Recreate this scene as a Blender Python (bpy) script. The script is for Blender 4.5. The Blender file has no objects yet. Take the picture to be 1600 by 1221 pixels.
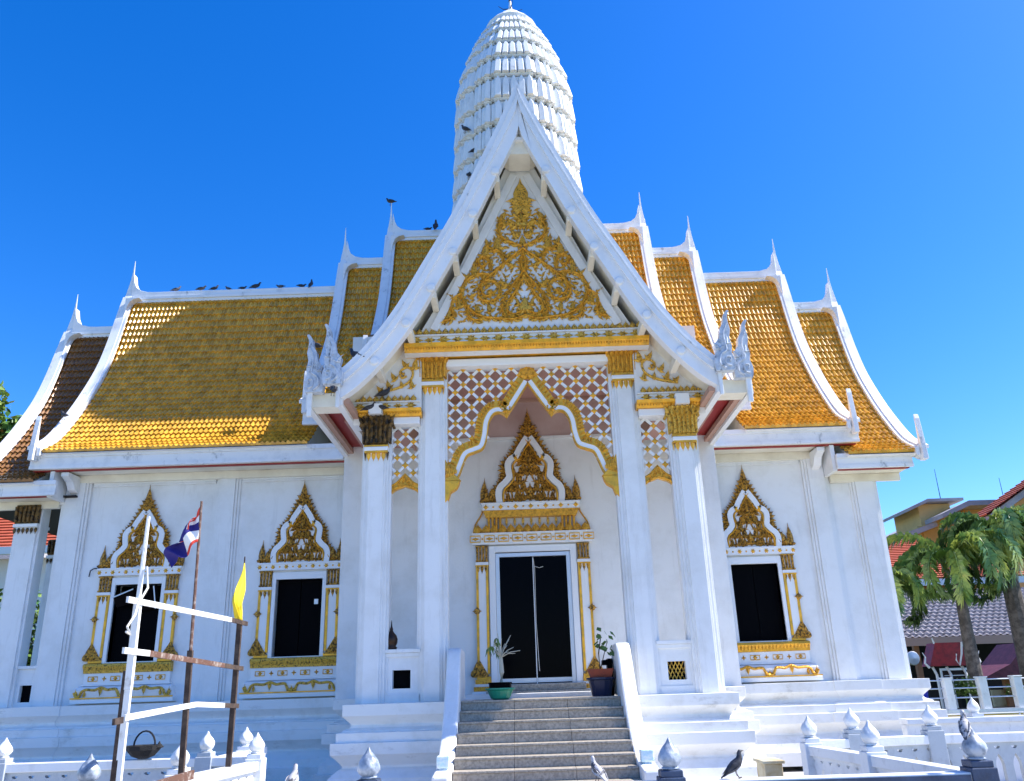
import bpy, bmesh, math, random
from mathutils import Vector, Matrix
PI = math.pi
rnd = random.Random(7)
D = bpy.data
SC = bpy.context.scene
COL = SC.collection

# ------------------------------------------------------------------ camera
cam_d = D.cameras.new("camera")
cam = D.objects.new("camera", cam_d)
COL.objects.link(cam)
SC.camera = cam
cam_d.sensor_width = 36.0
cam_d.lens = 28.975
cam_d.clip_start = 0.05
cam_d.clip_end = 900
R = Vector((0.9994029, 0.01632292, -0.03045328))
U = Vector((0.0341839, -0.33879582, 0.94023872))
F = Vector((-0.00503, 0.94071832, 0.3391515))
m = Matrix(((R.x, U.x, -F.x), (R.y, U.y, -F.y), (R.z, U.z, -F.z))).to_4x4()
m.translation = Vector((-0.2126, -13.8364, 0.2185))
cam.matrix_world = m
SC.render.resolution_x = 1024
SC.render.resolution_y = 781

# ------------------------------------------------------------------ sky and sun
SUN_DIR = Vector((0.669, 0.027, 0.743)).normalized()      # towards the sun: right of the hall, slightly behind
elev = math.asin(SUN_DIR.z)
azim = math.atan2(SUN_DIR.x, SUN_DIR.y)
w = D.worlds.new("World")
SC.world = w
w.use_nodes = True
nt = w.node_tree
bg = nt.nodes["Background"]
sky = nt.nodes.new("ShaderNodeTexSky")
sky.sky_type = 'NISHITA'
sky.sun_disc = False
sky.sun_elevation = elev
sky.sun_rotation = azim
sky.air_density = 1.0
sky.dust_density = 0.45
sky.ozone_density = 6.0
hs = nt.nodes.new("ShaderNodeHueSaturation")
hs.inputs['Saturation'].default_value = 1.32
hs.inputs['Hue'].default_value = 0.5125
nt.links.new(sky.outputs[0], hs.inputs['Color'])
nt.links.new(hs.outputs[0], bg.inputs[0])
bg.inputs[1].default_value = 0.15
sun_d = D.lights.new("sun", 'SUN')
sun_d.energy = 5.0
sun_d.angle = math.radians(0.5)
sun_d.color = (1.0, 0.96, 0.90)
sun = D.objects.new("sun", sun_d)
COL.objects.link(sun)
sun.rotation_euler = SUN_DIR.to_track_quat('Z', 'Y').to_euler()
sun.location = (30, 5, 40)
SC.view_settings.view_transform = 'Standard'
SC.view_settings.look = 'None'
SC.view_settings.exposure = 0.92
SC.view_settings.gamma = 1.0
SC.view_settings.use_curve_mapping = False

# ------------------------------------------------------------------ materials
def mat(name, col, rough=0.6, metal=0.0, noise=None, bump=0.0, bscale=40, emit=None, coat=0.0, spec=0.5):
    """noise = (second colour, scale, contrast low, contrast high)"""
    m = D.materials.new(name)
    m.use_nodes = True
    t = m.node_tree
    b = t.nodes["Principled BSDF"]
    b.inputs['Base Color'].default_value = (*col, 1)
    b.inputs['Roughness'].default_value = rough
    b.inputs['Metallic'].default_value = metal
    b.inputs['Specular IOR Level'].default_value = spec
    if coat:
        b.inputs['Coat Weight'].default_value = coat
        b.inputs['Coat Roughness'].default_value = 0.1
    geo = t.nodes.new("ShaderNodeNewGeometry")
    if noise:
        c2, sc, lo, hi = noise
        n = t.nodes.new("ShaderNodeTexNoise")
        n.inputs['Scale'].default_value = sc
        n.inputs['Detail'].default_value = 6
        n.inputs['Roughness'].default_value = 0.65
        t.links.new(geo.outputs['Position'], n.inputs['Vector'])
        r = t.nodes.new("ShaderNodeMapRange")
        r.inputs[1].default_value = lo
        r.inputs[2].default_value = hi
        t.links.new(n.outputs['Fac'], r.inputs[0])
        mx = t.nodes.new("ShaderNodeMixRGB")
        mx.inputs[1].default_value = (*col, 1)
        mx.inputs[2].default_value = (*c2, 1)
        t.links.new(r.outputs[0], mx.inputs[0])
        t.links.new(mx.outputs[0], b.inputs['Base Color'])
    if bump:
        n2 = t.nodes.new("ShaderNodeTexNoise")
        n2.inputs['Scale'].default_value = bscale
        n2.inputs['Detail'].default_value = 4
        t.links.new(geo.outputs['Position'], n2.inputs['Vector'])
        bp = t.nodes.new("ShaderNodeBump")
        bp.inputs['Strength'].default_value = bump
        bp.inputs['Distance'].default_value = 0.02
        t.links.new(n2.outputs['Fac'], bp.inputs['Height'])
        t.links.new(bp.outputs[0], b.inputs['Normal'])
    return m

def streak(m, amount=0.5, col=(0.16, 0.15, 0.13), lo=0.56, hi=0.78, scale=(5, 5, 0.6)):
    """vertical run-off stains added on top of a material's base colour"""
    t = m.node_tree
    b = t.nodes["Principled BSDF"]
    geo = t.nodes.new("ShaderNodeNewGeometry")
    mp = t.nodes.new("ShaderNodeMapping")
    mp.inputs['Scale'].default_value = scale
    t.links.new(geo.outputs['Position'], mp.inputs[0])
    n = t.nodes.new("ShaderNodeTexNoise")
    n.inputs['Scale'].default_value = 1.0
    n.inputs['Detail'].default_value = 8
    n.inputs['Roughness'].default_value = 0.7
    t.links.new(mp.outputs[0], n.inputs['Vector'])
    r = t.nodes.new("ShaderNodeMapRange")
    r.inputs[1].default_value = lo
    r.inputs[2].default_value = hi
    r.inputs[4].default_value = amount
    t.links.new(n.outputs['Fac'], r.inputs[0])
    mx = t.nodes.new("ShaderNodeMixRGB")
    mx.inputs[2].default_value = (*col, 1)
    src = b.inputs['Base Color']
    if src.is_linked:
        t.links.new(src.links[0].from_socket, mx.inputs[1])
    else:
        mx.inputs[1].default_value = src.default_value
    t.links.new(r.outputs[0], mx.inputs[0])
    t.links.new(mx.outputs[0], src)
    return m

WHITE = streak(mat("white_plaster", (0.80, 0.80, 0.79), 0.62, noise=((0.68, 0.67, 0.64), 1.4, 0.45, 0.75), bump=0.15, bscale=25), 0.42, (0.42, 0.41, 0.38))
WBARGE = streak(mat("weathered_white_paint", (0.80, 0.80, 0.80), 0.5, noise=((0.60, 0.61, 0.62), 3, 0.5, 0.8), bump=0.1), 0.7, (0.08, 0.09, 0.10), 0.60, 0.72, (4, 4, 2.2))
NAGAM = streak(mat('weathered_grey_finial', (0.62, 0.66, 0.72), 0.5, noise=((0.38, 0.42, 0.48), 9, 0.4, 0.7), bump=0.4), 0.8, (0.06, 0.07, 0.08), 0.54, 0.66, (9, 9, 5))
FENCESHADE = streak(mat('shaded_fence_white', (0.42, 0.46, 0.50), 0.5, noise=((0.34, 0.37, 0.40), 5, 0.5, 0.8), bump=0.15), 0.4, (0.12, 0.13, 0.14), 0.56, 0.74, (6, 6, 3))  # white fence paint turned grey: its shade is put into the colour
WGABLE = streak(mat('gable_white_paint', (0.82, 0.82, 0.83), 0.45, noise=((0.68, 0.69, 0.71), 2, 0.5, 0.8), bump=0.08), 0.35, (0.16, 0.17, 0.19), 0.62, 0.76, (3, 3, 2))
GOLDA = mat('antique_gold', (0.70, 0.36, 0.045), 0.36, 0.35, noise=((0.07, 0.035, 0.01), 24, 0.44, 0.60), bump=1.0, bscale=60)
PINKC = mat('pinkish_brown_ceiling', (0.46, 0.25, 0.20), 0.6)
TILEB = mat('dark_brown_tile', (0.26, 0.12, 0.03), 0.25, 0.1, noise=((0.14, 0.06, 0.02), 9, 0.4, 0.7), coat=0.3)  # darker brown tile tone for the left low roof
WBASE = streak(mat("plinth_plaster", (0.80, 0.79, 0.76), 0.65, noise=((0.62, 0.60, 0.54), 2.0, 0.5, 0.8), bump=0.15), 0.55, (0.22, 0.20, 0.16), 0.58, 0.78, (2.5, 2.5, 6))
WTOWER = streak(mat("tower_plaster", (0.82, 0.82, 0.81), 0.6, noise=((0.66, 0.66, 0.64), 2.5, 0.5, 0.8)), 0.75, (0.12, 0.12, 0.12), 0.6, 0.8, (4, 4, 1.5))
CREAM = mat("cream_soffit", (0.86, 0.81, 0.68), 0.6, noise=((0.68, 0.62, 0.5), 1.2, 0.4, 0.7))
TRIM = mat("white_trim", (0.82, 0.82, 0.82), 0.45)
GOLD = mat("gold_paint", (0.88, 0.45, 0.04), 0.34, 0.35, noise=((0.34, 0.14, 0.015), 18, 0.42, 0.72), bump=0.9, bscale=45)
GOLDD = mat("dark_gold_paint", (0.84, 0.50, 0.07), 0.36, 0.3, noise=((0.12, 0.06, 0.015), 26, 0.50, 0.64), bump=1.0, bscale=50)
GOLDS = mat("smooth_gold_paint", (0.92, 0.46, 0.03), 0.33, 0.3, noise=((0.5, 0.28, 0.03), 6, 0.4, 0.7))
TILE = mat("glazed_roof_tile", (0.82, 0.44, 0.05), 0.24, 0.05, noise=((0.56, 0.28, 0.032), 9, 0.35, 0.7), bump=0.05, coat=0.3)
def tile_tone(m, sx, sy, dark):
    t = m.node_tree; b = t.nodes["Principled BSDF"]; geo = t.nodes.new("ShaderNodeNewGeometry")
    sn = t.nodes.new("ShaderNodeVectorMath"); sn.operation = 'SNAP'; sn.inputs[1].default_value = (sx, 50, sy)
    wn = t.nodes.new("ShaderNodeTexWhiteNoise"); wn.noise_dimensions = '3D'
    t.links.new(geo.outputs['Position'], sn.inputs[0]); t.links.new(sn.outputs[0], wn.inputs['Vector'])
    r = t.nodes.new("ShaderNodeMapRange"); r.inputs[3].default_value = dark; r.inputs[4].default_value = 1.12
    t.links.new(wn.outputs['Value'], r.inputs[0])
    mx = t.nodes.new("ShaderNodeVectorMath"); mx.operation = 'SCALE'
    t.links.new(b.inputs['Base Color'].links[0].from_socket, mx.inputs[0]); t.links.new(r.outputs[0], mx.inputs['Scale']); t.links.new(mx.outputs[0], b.inputs['Base Color'])
tile_tone(TILE, .107, .19, .72)
streak(TILE, .55, (0.10, 0.06, 0.025), .60, .80, (2.2, 2.2, 2.2))
RED = mat("red_ceiling", (0.30, 0.018, 0.014), 0.5)
PINK = mat("pinkish_wood_trim", (0.45, 0.27, 0.20), 0.6)
BOUNCEW = mat('pink_bounce_wall', (0.58, 0.43, 0.40), 0.7, noise=((0.5, 0.34, 0.3), 1.5, 0.4, 0.7))  # red ceiling's bounce light put into the wall colour
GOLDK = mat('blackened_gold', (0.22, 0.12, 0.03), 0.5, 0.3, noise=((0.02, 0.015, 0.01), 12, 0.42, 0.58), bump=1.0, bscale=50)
BLACK = mat("black_lacquer", (0.002, 0.002, 0.003), 0.5, spec=0.03)
DARKROOM = mat("dark_interior", (0.010, 0.010, 0.011), 0.9)
GLASS = mat("tinted_pane", (0.0015, 0.0015, 0.003), 0.12, spec=0.03)
ALU = mat("aluminium_frame", (0.62, 0.64, 0.70), 0.35, 0.5)
STEP = streak(mat("terrazzo_step", (0.46, 0.40, 0.32), 0.55, noise=((0.25, 0.22, 0.18), 26, 0.4, 0.65), bump=0.1, bscale=80), 0.5, (0.18, 0.15, 0.12), 0.5, 0.8, (3, 3, 3))
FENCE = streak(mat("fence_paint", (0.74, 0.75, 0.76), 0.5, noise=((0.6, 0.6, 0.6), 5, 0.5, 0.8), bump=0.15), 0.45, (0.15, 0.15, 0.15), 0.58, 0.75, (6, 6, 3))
BULB = streak(mat("lotus_bud_paint", (0.78, 0.78, 0.77), 0.42, noise=((0.5, 0.5, 0.48), 8, 0.5, 0.75), bump=0.2), 0.6, (0.12, 0.12, 0.12), 0.55, 0.72, (9, 9, 4))
NEARSHADE = mat('near_fence_shade', (0.045, 0.07, 0.13), 0.5, noise=((0.02, 0.03, 0.06), 5, 0.4, 0.7), bump=0.2)  # near fence's deep shade put into the colour of its white paint
BUDSHADE = streak(mat('shaded_bud', (0.40, 0.45, 0.52), 0.4, noise=((0.12, 0.16, 0.22), 8, 0.42, 0.66), bump=0.2), 0.6, (0.06, 0.08, 0.10), 0.5, 0.7, (9, 9, 4))  # bud colour darkened to carry the near fence's shade
GROUND = mat("concrete_paving", (0.52, 0.50, 0.46), 0.85, noise=((0.40, 0.38, 0.35), 1.6, 0.35, 0.7), bump=0.2)
GRASSM = mat("grass", (0.05, 0.09, 0.025), 0.9, noise=((0.09, 0.12, 0.04), 3, 0.4, 0.6))
WOODD = mat("dark_and_shaded_wood", (0.035, 0.020, 0.014), 0.8, noise=((0.10, 0.065, 0.045), 12, 0.4, 0.7), bump=0.3)  # also colours the shaded pole side and shaded crossbar ends
WOODW = mat("white_and_sunlit_wood", (0.74, 0.74, 0.72), 0.6, noise=((0.45, 0.4, 0.34), 10, 0.55, 0.72), bump=0.2)  # also colours the sunlit lengths of the crossbars
WOODR = mat("reddish_wood", (0.12, 0.055, 0.035), 0.75, noise=((0.34, 0.28, 0.24), 14, 0.5, 0.7), bump=0.3)
PINKTILE = mat("red_clay_tile", (0.50, 0.11, 0.05), 0.7, noise=((0.35, 0.07, 0.035), 3, 0.4, 0.7))
ORANGE = mat("orange_render", (0.72, 0.38, 0.12), 0.8, noise=((0.6, 0.32, 0.12), 1, 0.4, 0.7))
YELLOW = mat("yellow_render", (0.68, 0.46, 0.17), 0.8, noise=((0.56, 0.38, 0.15), 1, 0.4, 0.7))
CONC = mat("grey_concrete", (0.40, 0.38, 0.38), 0.85, noise=((0.28, 0.27, 0.27), 1, 0.4, 0.7))
CORR = mat("corrugated_sheet", (0.30, 0.28, 0.30), 0.5, 0.3, noise=((0.18, 0.16, 0.17), 4, 0.4, 0.7))
BLUEGL = mat("blue_window_glass", (0.03, 0.20, 0.50), 0.08)
LEAFP = mat("palm_leaf", (0.07, 0.17, 0.04), 0.35, noise=((0.34, 0.40, 0.07), 1.6, 0.45, 0.62))
LEAFD = mat("dark_leaf", (0.028, 0.06, 0.018), 0.5, noise=((0.07, 0.11, 0.02), 2, 0.4, 0.6))
LEAFY = mat("bright_leaf", (0.12, 0.20, 0.03), 0.45, noise=((0.05, 0.11, 0.02), 6, 0.4, 0.6))
BARK = mat("palm_bark", (0.16, 0.13, 0.11), 0.9, noise=((0.07, 0.055, 0.045), 7, 0.4, 0.6), bump=0.5, bscale=20)
BIRDM = mat("dark_feathers", (0.020, 0.020, 0.026), 0.6, noise=((0.05, 0.05, 0.06), 30, 0.45, 0.6))
BIRDG = mat("grey_feathers", (0.12, 0.12, 0.14), 0.6, noise=((0.03, 0.03, 0.04), 22, 0.45, 0.55))
BIRDW = mat("pale_feathers", (0.42, 0.41, 0.42), 0.6, noise=((0.05, 0.05, 0.06), 16, 0.5, 0.56))
BEAK = mat("beak", (0.10, 0.07, 0.06), 0.5)
FLAGR = mat("flag_red", (0.60, 0.05, 0.03), 0.8)
FLAGW = mat("flag_white", (0.80, 0.78, 0.76), 0.8)
FLAGB = mat("flag_blue", (0.018, 0.012, 0.16), 0.8)
FLAGY = mat("flag_yellow", (0.85, 0.62, 0.02), 0.8)
GREENPOT = mat("green_plastic", (0.01, 0.22, 0.14), 0.35)
NAVYPOT = mat("navy_plastic", (0.010, 0.013, 0.05), 0.4)
TERRA = mat("terracotta", (0.36, 0.07, 0.03), 0.8, noise=((0.22, 0.05, 0.03), 12, 0.4, 0.7))
SOIL = mat("soil", (0.02, 0.014, 0.01), 0.95)
STEM = mat("pale_stem", (0.42, 0.40, 0.32), 0.7)
BRONZE = mat("dark_bronze", (0.05, 0.025, 0.015), 0.35, 0.6)
BASKET = mat("black_wicker", (0.010, 0.009, 0.009), 0.8, bump=0.8, bscale=90)
ROPE = mat("white_rope", (0.65, 0.63, 0.58), 0.9)
ICE = mat("pale_glass_lamp", (0.55, 0.75, 0.80), 0.15, noise=((0.8, 0.85, 0.86), 14, 0.4, 0.6), bump=0.6, bscale=30)
STAIN = mat("stained_cream_concrete", (0.62, 0.55, 0.38), 0.85, noise=((0.40, 0.28, 0.12), 4, 0.4, 0.7))
BULBGL = mat("white_globe", (0.8, 0.8, 0.78), 0.25)
DARKW = mat("dark_timber", (0.018, 0.012, 0.010), 0.8)
POSTW = mat("brown_post", (0.30, 0.13, 0.06), 0.7)
PURPLE = mat("maroon_tile", (0.16, 0.035, 0.05), 0.6, noise=((0.09, 0.02, 0.03), 8, 0.4, 0.6))
SHRED = mat("shrine_red_tile", (0.33, 0.02, 0.025), 0.5, noise=((0.2, 0.015, 0.02), 8, 0.4, 0.6))
BLUEBIN = mat("blue_plastic", (0.01, 0.03, 0.45), 0.4)
CABLE = mat("cable", (0.015, 0.015, 0.018), 0.6)

# ------------------------------------------------------------------ building helpers
WLOC = {}
def setp(o, label=None, cat=None, group=None, kind=None):
    if label: o['label'] = label
    if cat: o['category'] = cat
    if group: o['group'] = group
    if kind: o['kind'] = kind
    return o
def empty(name, loc, label, cat, group=None, rotz=0.0):
    o = D.objects.new(name, None)
    COL.objects.link(o)
    o.empty_display_size = 0.2
    o.location = loc
    o.rotation_euler = (0, 0, rotz)
    WLOC[o.name] = Vector(loc)
    return setp(o, label, cat, group)
def link_mesh(name, me, parent=None, loc=(0, 0, 0), rot=(0, 0, 0), label=None, kind=None, local=False):
    o = D.objects.new(name, me)
    COL.objects.link(o)
    WLOC[o.name] = Vector(loc)
    o.location = Vector(loc)
    if parent is not None:
        o.parent = parent
        if not local:
            o.location = Vector(loc) - WLOC[parent.name]
    o.rotation_euler = rot
    return setp(o, label, None, None, kind)

class MB:
    def __init__(s, T=None):
        s.v = []; s.f = []; s.T = T
    def add(s, vs, fs):
        n = len(s.v)
        if s.T: vs = [s.T(*v) for v in vs]
        s.v += [tuple(v) for v in vs]
        s.f += [tuple(i + n for i in f) for f in fs]
        return s
    def box(s, x0, x1, y0, y1, z0, z1):
        return s.add([(x0,y0,z0),(x1,y0,z0),(x1,y1,z0),(x0,y1,z0),(x0,y0,z1),(x1,y0,z1),(x1,y1,z1),(x0,y1,z1)],
                     [(0,3,2,1),(4,5,6,7),(0,1,5,4),(1,2,6,5),(2,3,7,6),(3,0,4,7)])
    def quad(s, a, b, c, d): return s.add([a,b,c,d], [(0,1,2,3)])
    def prism(s, poly, fa, fb):
        """poly list of 2D points, fa/fb map (u,v) to the two end 3D points"""
        n = len(poly)
        vs = [fa(*q) for q in poly] + [fb(*q) for q in poly]
        fs = [tuple(range(n))[::-1], tuple(range(n, 2*n))]
        fs += [(i, (i+1) % n, n + (i+1) % n, n + i) for i in range(n)]
        return s.add(vs, fs)
    def prism_y(s, poly, y0, y1): return s.prism(poly, lambda u, v: (u, y0, v), lambda u, v: (u, y1, v))
    def prism_x(s, poly, x0, x1): return s.prism(poly, lambda u, v: (x0, u, v), lambda u, v: (x1, u, v))
    def prism_z(s, poly, z0, z1): return s.prism(poly, lambda u, v: (u, v, z0), lambda u, v: (u, v, z1))
    def lathe(s, prof, c=(0, 0, 0), n=16, lobes=0, amp=0.0, twist=0.0):
        vs = []
        for k, (r, z) in enumerate(prof):
            for i in range(n):
                a = 2*PI*i/n
                rr = r*(1 + amp*math.cos(lobes*(a + twist*z))) if lobes else r
                vs.append((c[0] + rr*math.cos(a), c[1] + rr*math.sin(a), c[2] + z))
        fs = []
        for k in range(len(prof)-1):
            for i in range(n):
                fs.append((k*n+i, k*n+(i+1) % n, (k+1)*n+(i+1) % n, (k+1)*n+i))
        fs.append(tuple(range(n))[::-1]); fs.append(tuple((len(prof)-1)*n+i for i in range(n)))
        return s.add(vs, fs)
    def tube(s, pts, r, n=6, r1=None):
        pts = [Vector(p) for p in pts]
        L = len(pts); vs = []
        for k, p in enumerate(pts):
            d = (pts[min(k+1, L-1)] - pts[max(k-1, 0)])
            if d.length < 1e-9: d = Vector((0, 0, 1))
            d.normalize()
            a = d.cross(Vector((0, 0, 1)))
            if a.length < 1e-3: a = d.cross(Vector((1, 0, 0)))
            a.normalize(); b = d.cross(a)
            rr = r if r1 is None else r + (r1 - r)*k/max(1, L-1)
            for i in range(n):
                t = 2*PI*i/n
                vs.append(p + a*rr*math.cos(t) + b*rr*math.sin(t))
        fs = []
        for k in range(L-1):
            for i in range(n):
                fs.append((k*n+i, k*n+(i+1) % n, (k+1)*n+(i+1) % n, (k+1)*n+i))
        fs.append(tuple(range(n))[::-1]); fs.append(tuple((L-1)*n+i for i in range(n)))
        return s.add(vs, fs)
    def bar(s, p, q, w, h):
        """rectangular bar from p to q: w across, h upwards"""
        p = Vector(p); q = Vector(q); d = (q-p).normalized()
        a = d.cross(Vector((0, 0, 1)))
        if a.length < 1e-3: a = Vector((1, 0, 0))
        a.normalize(); b = a.cross(d).normalized()
        vs = []
        for c in (p, q):
            for i, j in ((-1,-1),(1,-1),(1,1),(-1,1)): vs.append(c + a*w/2*i + b*h/2*j)
        return s.add(vs, [(0,1,2,3),(7,6,5,4),(0,4,5,1),(1,5,6,2),(2,6,7,3),(3,7,4,0)])
    # ---- relief ornament in a (u, v, depth) frame
    def ribbon(s, pts, wa, wb, d0, d1, closed=False):
        """band along a 2D path, wa to its left, wb to its right, raised from depth d0 to d1"""
        n = len(pts); vs = []
        for k in range(n):
            a = pts[max(k-1, 0)]; b = pts[min(k+1, n-1)]
            dx, dy = b[0]-a[0], b[1]-a[1]; L = math.hypot(dx, dy) or 1
            nx, ny = -dy/L, dx/L
            x, y = pts[k]
            vs += [(x+nx*wa, y+ny*wa, d0), (x+nx*wa, y+ny*wa, d1), (x-nx*wb, y-ny*wb, d1), (x-nx*wb, y-ny*wb, d0)]
        fs = []
        for k in range(n-1):
            o = 4*k
            for i in range(4): fs.append((o+i, o+(i+1) % 4, o+4+(i+1) % 4, o+4+i))
        fs += [(3,2,1,0), (4*n-4, 4*n-3, 4*n-2, 4*n-1)]
        return s.add(vs, fs)
    def half_round(s, pts, w0, w1, d0, h):
        n = len(pts); vs = []
        for k in range(n):
            a = pts[max(k-1, 0)]; b = pts[min(k+1, n-1)]
            dx, dy = b[0]-a[0], b[1]-a[1]; L = math.hypot(dx, dy) or 1
            nx, ny = -dy/L, dx/L; x, y = pts[k]
            w = (w0 + (w1-w0)*k/(n-1))/2
            vs += [(x+nx*w, y+ny*w, d0), (x+nx*w*.6, y+ny*w*.6, d0+h*.8), (x, y, d0+h), (x-nx*w*.6, y-ny*w*.6, d0+h*.8), (x-nx*w, y-ny*w, d0)]
        fs = []
        for k in range(n-1):
            o = 5*k
            for i in range(4): fs.append((o+i, o+i+1, o+5+i+1, o+5+i))
        return s.add(vs, fs)
    def leaf(s, u, v, ang, L, W, bend=0.0, d0=0.0, h=0.02, n=5):
        """flame-shaped leaf with a raised midrib"""
        vs = []; x, y, a = u, v, ang
        for k in range(n+1):
            t = k/n
            wd = W*0.5*(math.sin(PI*min(1, t*1.0+0.12))**0.8)*(1-t)**0.35 if k < n else 0
            nx, ny = -math.sin(a), math.cos(a)
            vs += [(x+nx*wd, y+ny*wd, d0), (x, y, d0+h*(1-0.7*t)), (x-nx*wd, y-ny*wd, d0)]
            a += bend/n
            x += math.cos(a)*L/n; y += math.sin(a)*L/n
        fs = []
        for k in range(n):
            o = 3*k
            fs += [(o, o+1, o+4, o+3), (o+1, o+2, o+5, o+4)]
        return s.add(vs, fs)
    def flame(s, u, v, ang, L, W, bend, d0=0.0, h=0.03):
        """a kranok cluster: one tall flame with smaller ones lapping its foot"""
        s.leaf(u, v, ang, L, W, bend, d0, h)
        s.leaf(u, v, ang+0.75, L*0.55, W*0.6, 1.1 if bend >= 0 else 0.6, d0+0.004, h*0.9)
        s.leaf(u, v, ang-0.75, L*0.55, W*0.6, -1.1 if bend <= 0 else -0.6, d0+0.004, h*0.9)
        s.leaf(u, v, ang, L*0.45, W*0.5, bend, d0+h*0.6, h*0.7)
        return s
    def disc(s, u, v, r, d0, h, n=8):
        vs = [(u+r*math.cos(2*PI*i/n), v+r*math.sin(2*PI*i/n), d0) for i in range(n)]
        vs += [(u+r*.6*math.cos(2*PI*i/n), v+r*.6*math.sin(2*PI*i/n), d0+h) for i in range(n)]
        vs.append((u, v, d0+h*1.15))
        fs = [(i, (i+1) % n, n+(i+1) % n, n+i) for i in range(n)] + [(n+i, n+(i+1) % n, 2*n) for i in range(n)]
        return s.add(vs, fs)
    def mesh(s, name, material, smooth=False):
        me = D.meshes.new(name)
        me.from_pydata(s.v, [], s.f)
        bm = bmesh.new(); bm.from_mesh(me)
        bmesh.ops.recalc_face_normals(bm, faces=bm.faces)
        bm.to_mesh(me); bm.free()
        if smooth:
            for p in me.polygons: p.use_smooth = True
        for mm in (material if isinstance(material, (list, tuple)) else [material]): me.materials.append(mm)
        return me
    def build(s, name, material, parent=None, loc=(0, 0, 0), rot=(0, 0, 0), label=None, kind=None, smooth=False, local=False, bevel=0):
        me = s.mesh(name, material, smooth)
        o = link_mesh(name, me, parent, loc, rot, label, kind, local)
        if bevel:
            b = o.modifiers.new("bevel", 'BEVEL'); b.width = bevel; b.segments = 2; b.limit_method = 'ANGLE'; b.angle_limit = 0.7
        return o

def facade(ox, oy, oz, sx=1, sc=1.0):
    """frame on a wall that faces the camera side: u right, v up, depth out of the wall"""
    return lambda u, v, d: (ox + sx*u*sc, oy - d, oz + v*sc)
def smooth_path(pts, k=6):
    """Catmull-Rom through 2D or 3D points"""
    P = [Vector(p) for p in pts]; out = []
    for i in range(len(P)-1):
        p0 = P[max(i-1, 0)]; p1 = P[i]; p2 = P[i+1]; p3 = P[min(i+2, len(P)-1)]
        for j in range(k):
            t = j/k
            out.append(tuple(0.5*((2*p1) + (p2-p0)*t + (2*p0-5*p1+4*p2-p3)*t*t + (3*p1-p0-3*p2+p3)*t**3)))
    out.append(tuple(P[-1]))
    return out
def interp(tab, x):
    for (a, b), (c, d) in zip(tab, tab[1:]):
        if x <= c: return b + (d-b)*(x-a)/(c-a) if c != a else b
    return tab[-1][1]
def copy_tree(root, loc, rotz=0.0, label=None, scale=None):
    r = root.copy(); COL.objects.link(r); r.location = loc; r.rotation_euler = (0, 0, rotz)
    WLOC[r.name] = Vector(loc)
    if label: r['label'] = label
    if scale: r.scale = (scale,)*3
    for ch in list(root.children):
        c = ch.copy(); COL.objects.link(c); c.parent = r
        for g in list(ch.children):
            d = g.copy(); COL.objects.link(d); d.parent = c
    return r
def copy_part(o, parent, loc):
    """a part copied with its sub-parts; its geometry is local to its origin"""
    c = o.copy(); COL.objects.link(c); c.parent = parent
    WLOC[c.name] = Vector(loc); c.location = Vector(loc) - WLOC[parent.name]
    for g in list(o.children):
        d = g.copy(); COL.objects.link(d); d.parent = c
    return c

GZ = -1.35        # ground level
# ------------------------------------------------------------------ setting
g = MB()
g.quad((-300, -60, GZ), (300, -60, GZ), (300, 400, GZ), (-300, 400, GZ))
setp(g.build("ground", GRASSM), kind='structure')
g = MB(); g.quad((-16, -18, GZ+.004), (9.6, -18, GZ+.004), (9.6, 10, GZ+.004), (-16, 10, GZ+.004))
setp(g.build("paved_yard", GROUND), kind='structure')

# ------------------------------------------------------------------ the temple hall
T = empty("temple", (0, 2.6, GZ), "white temple hall with golden tiled roofs, carved gable porch and a tall white corncob-shaped tower", "temple")

# --- plinths
PROF = [(.20,.05),(.20,-.12),(.10,-.22),(.08,-.25),(.10,-.29),(.20,-.33),(.20,-.35),(.27,-.355),(.27,-.49),(.34,-.495),(.34,-.66),(.29,-.70),(.18,-.82),(.18,-.85),(.24,-.88),(.36,-.99),(.38,-1.12),(.46,-1.13),(.46,-1.36)]
def plinth(mb, x0, x1, y0, y1, prof=PROF, dz=0.0):
    n = len(prof); vs = []
    for o, z in prof:
        vs += [(x0-o, y0-o, z+dz), (x1+o, y0-o, z+dz), (x1+o, y1+o, z+dz), (x0-o, y1+o, z+dz)]
    fs = [(0, 1, 2, 3)]
    for k in range(n-1):
        for i in range(4): fs.append((4*k+i, 4*k+(i+1) % 4, 4*k+4+(i+1) % 4, 4*k+4+i))
    mb.add(vs, fs)
for nm, a in (("porch_plinth", (-2.86, -1.30, -.06, 2.6, PROF, 0)), ("porch_plinth", (1.30, 2.86, -.06, 2.6, PROF, 0)),
              ("porch_plinth", (-3.38, 3.38, 1.62, 2.9, PROF, .072))):
    b = MB(); plinth(b, *a); b.build(nm, WBASE, T, bevel=.006)
b = MB(); b.box(-1.32, 1.32, -.1, 1.3, -1.34, .045); b.build("porch_floor", STEP, T)
b = MB(); plinth(b, -12.2, 7.15, 2.86, 7.6, PROF, .10); b.build("hall_plinth", WBASE, T, bevel=.006)
b = MB(); plinth(b, 5.75, 6.25, 2.84, 3.4, PROF, .106); b.build("hall_plinth", WBASE, T, bevel=.006)
b = MB(); plinth(b, -9.75, -9.2, 2.84, 3.4, PROF, .106); b.build("hall_plinth", WBASE, T, bevel=.006)

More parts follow.
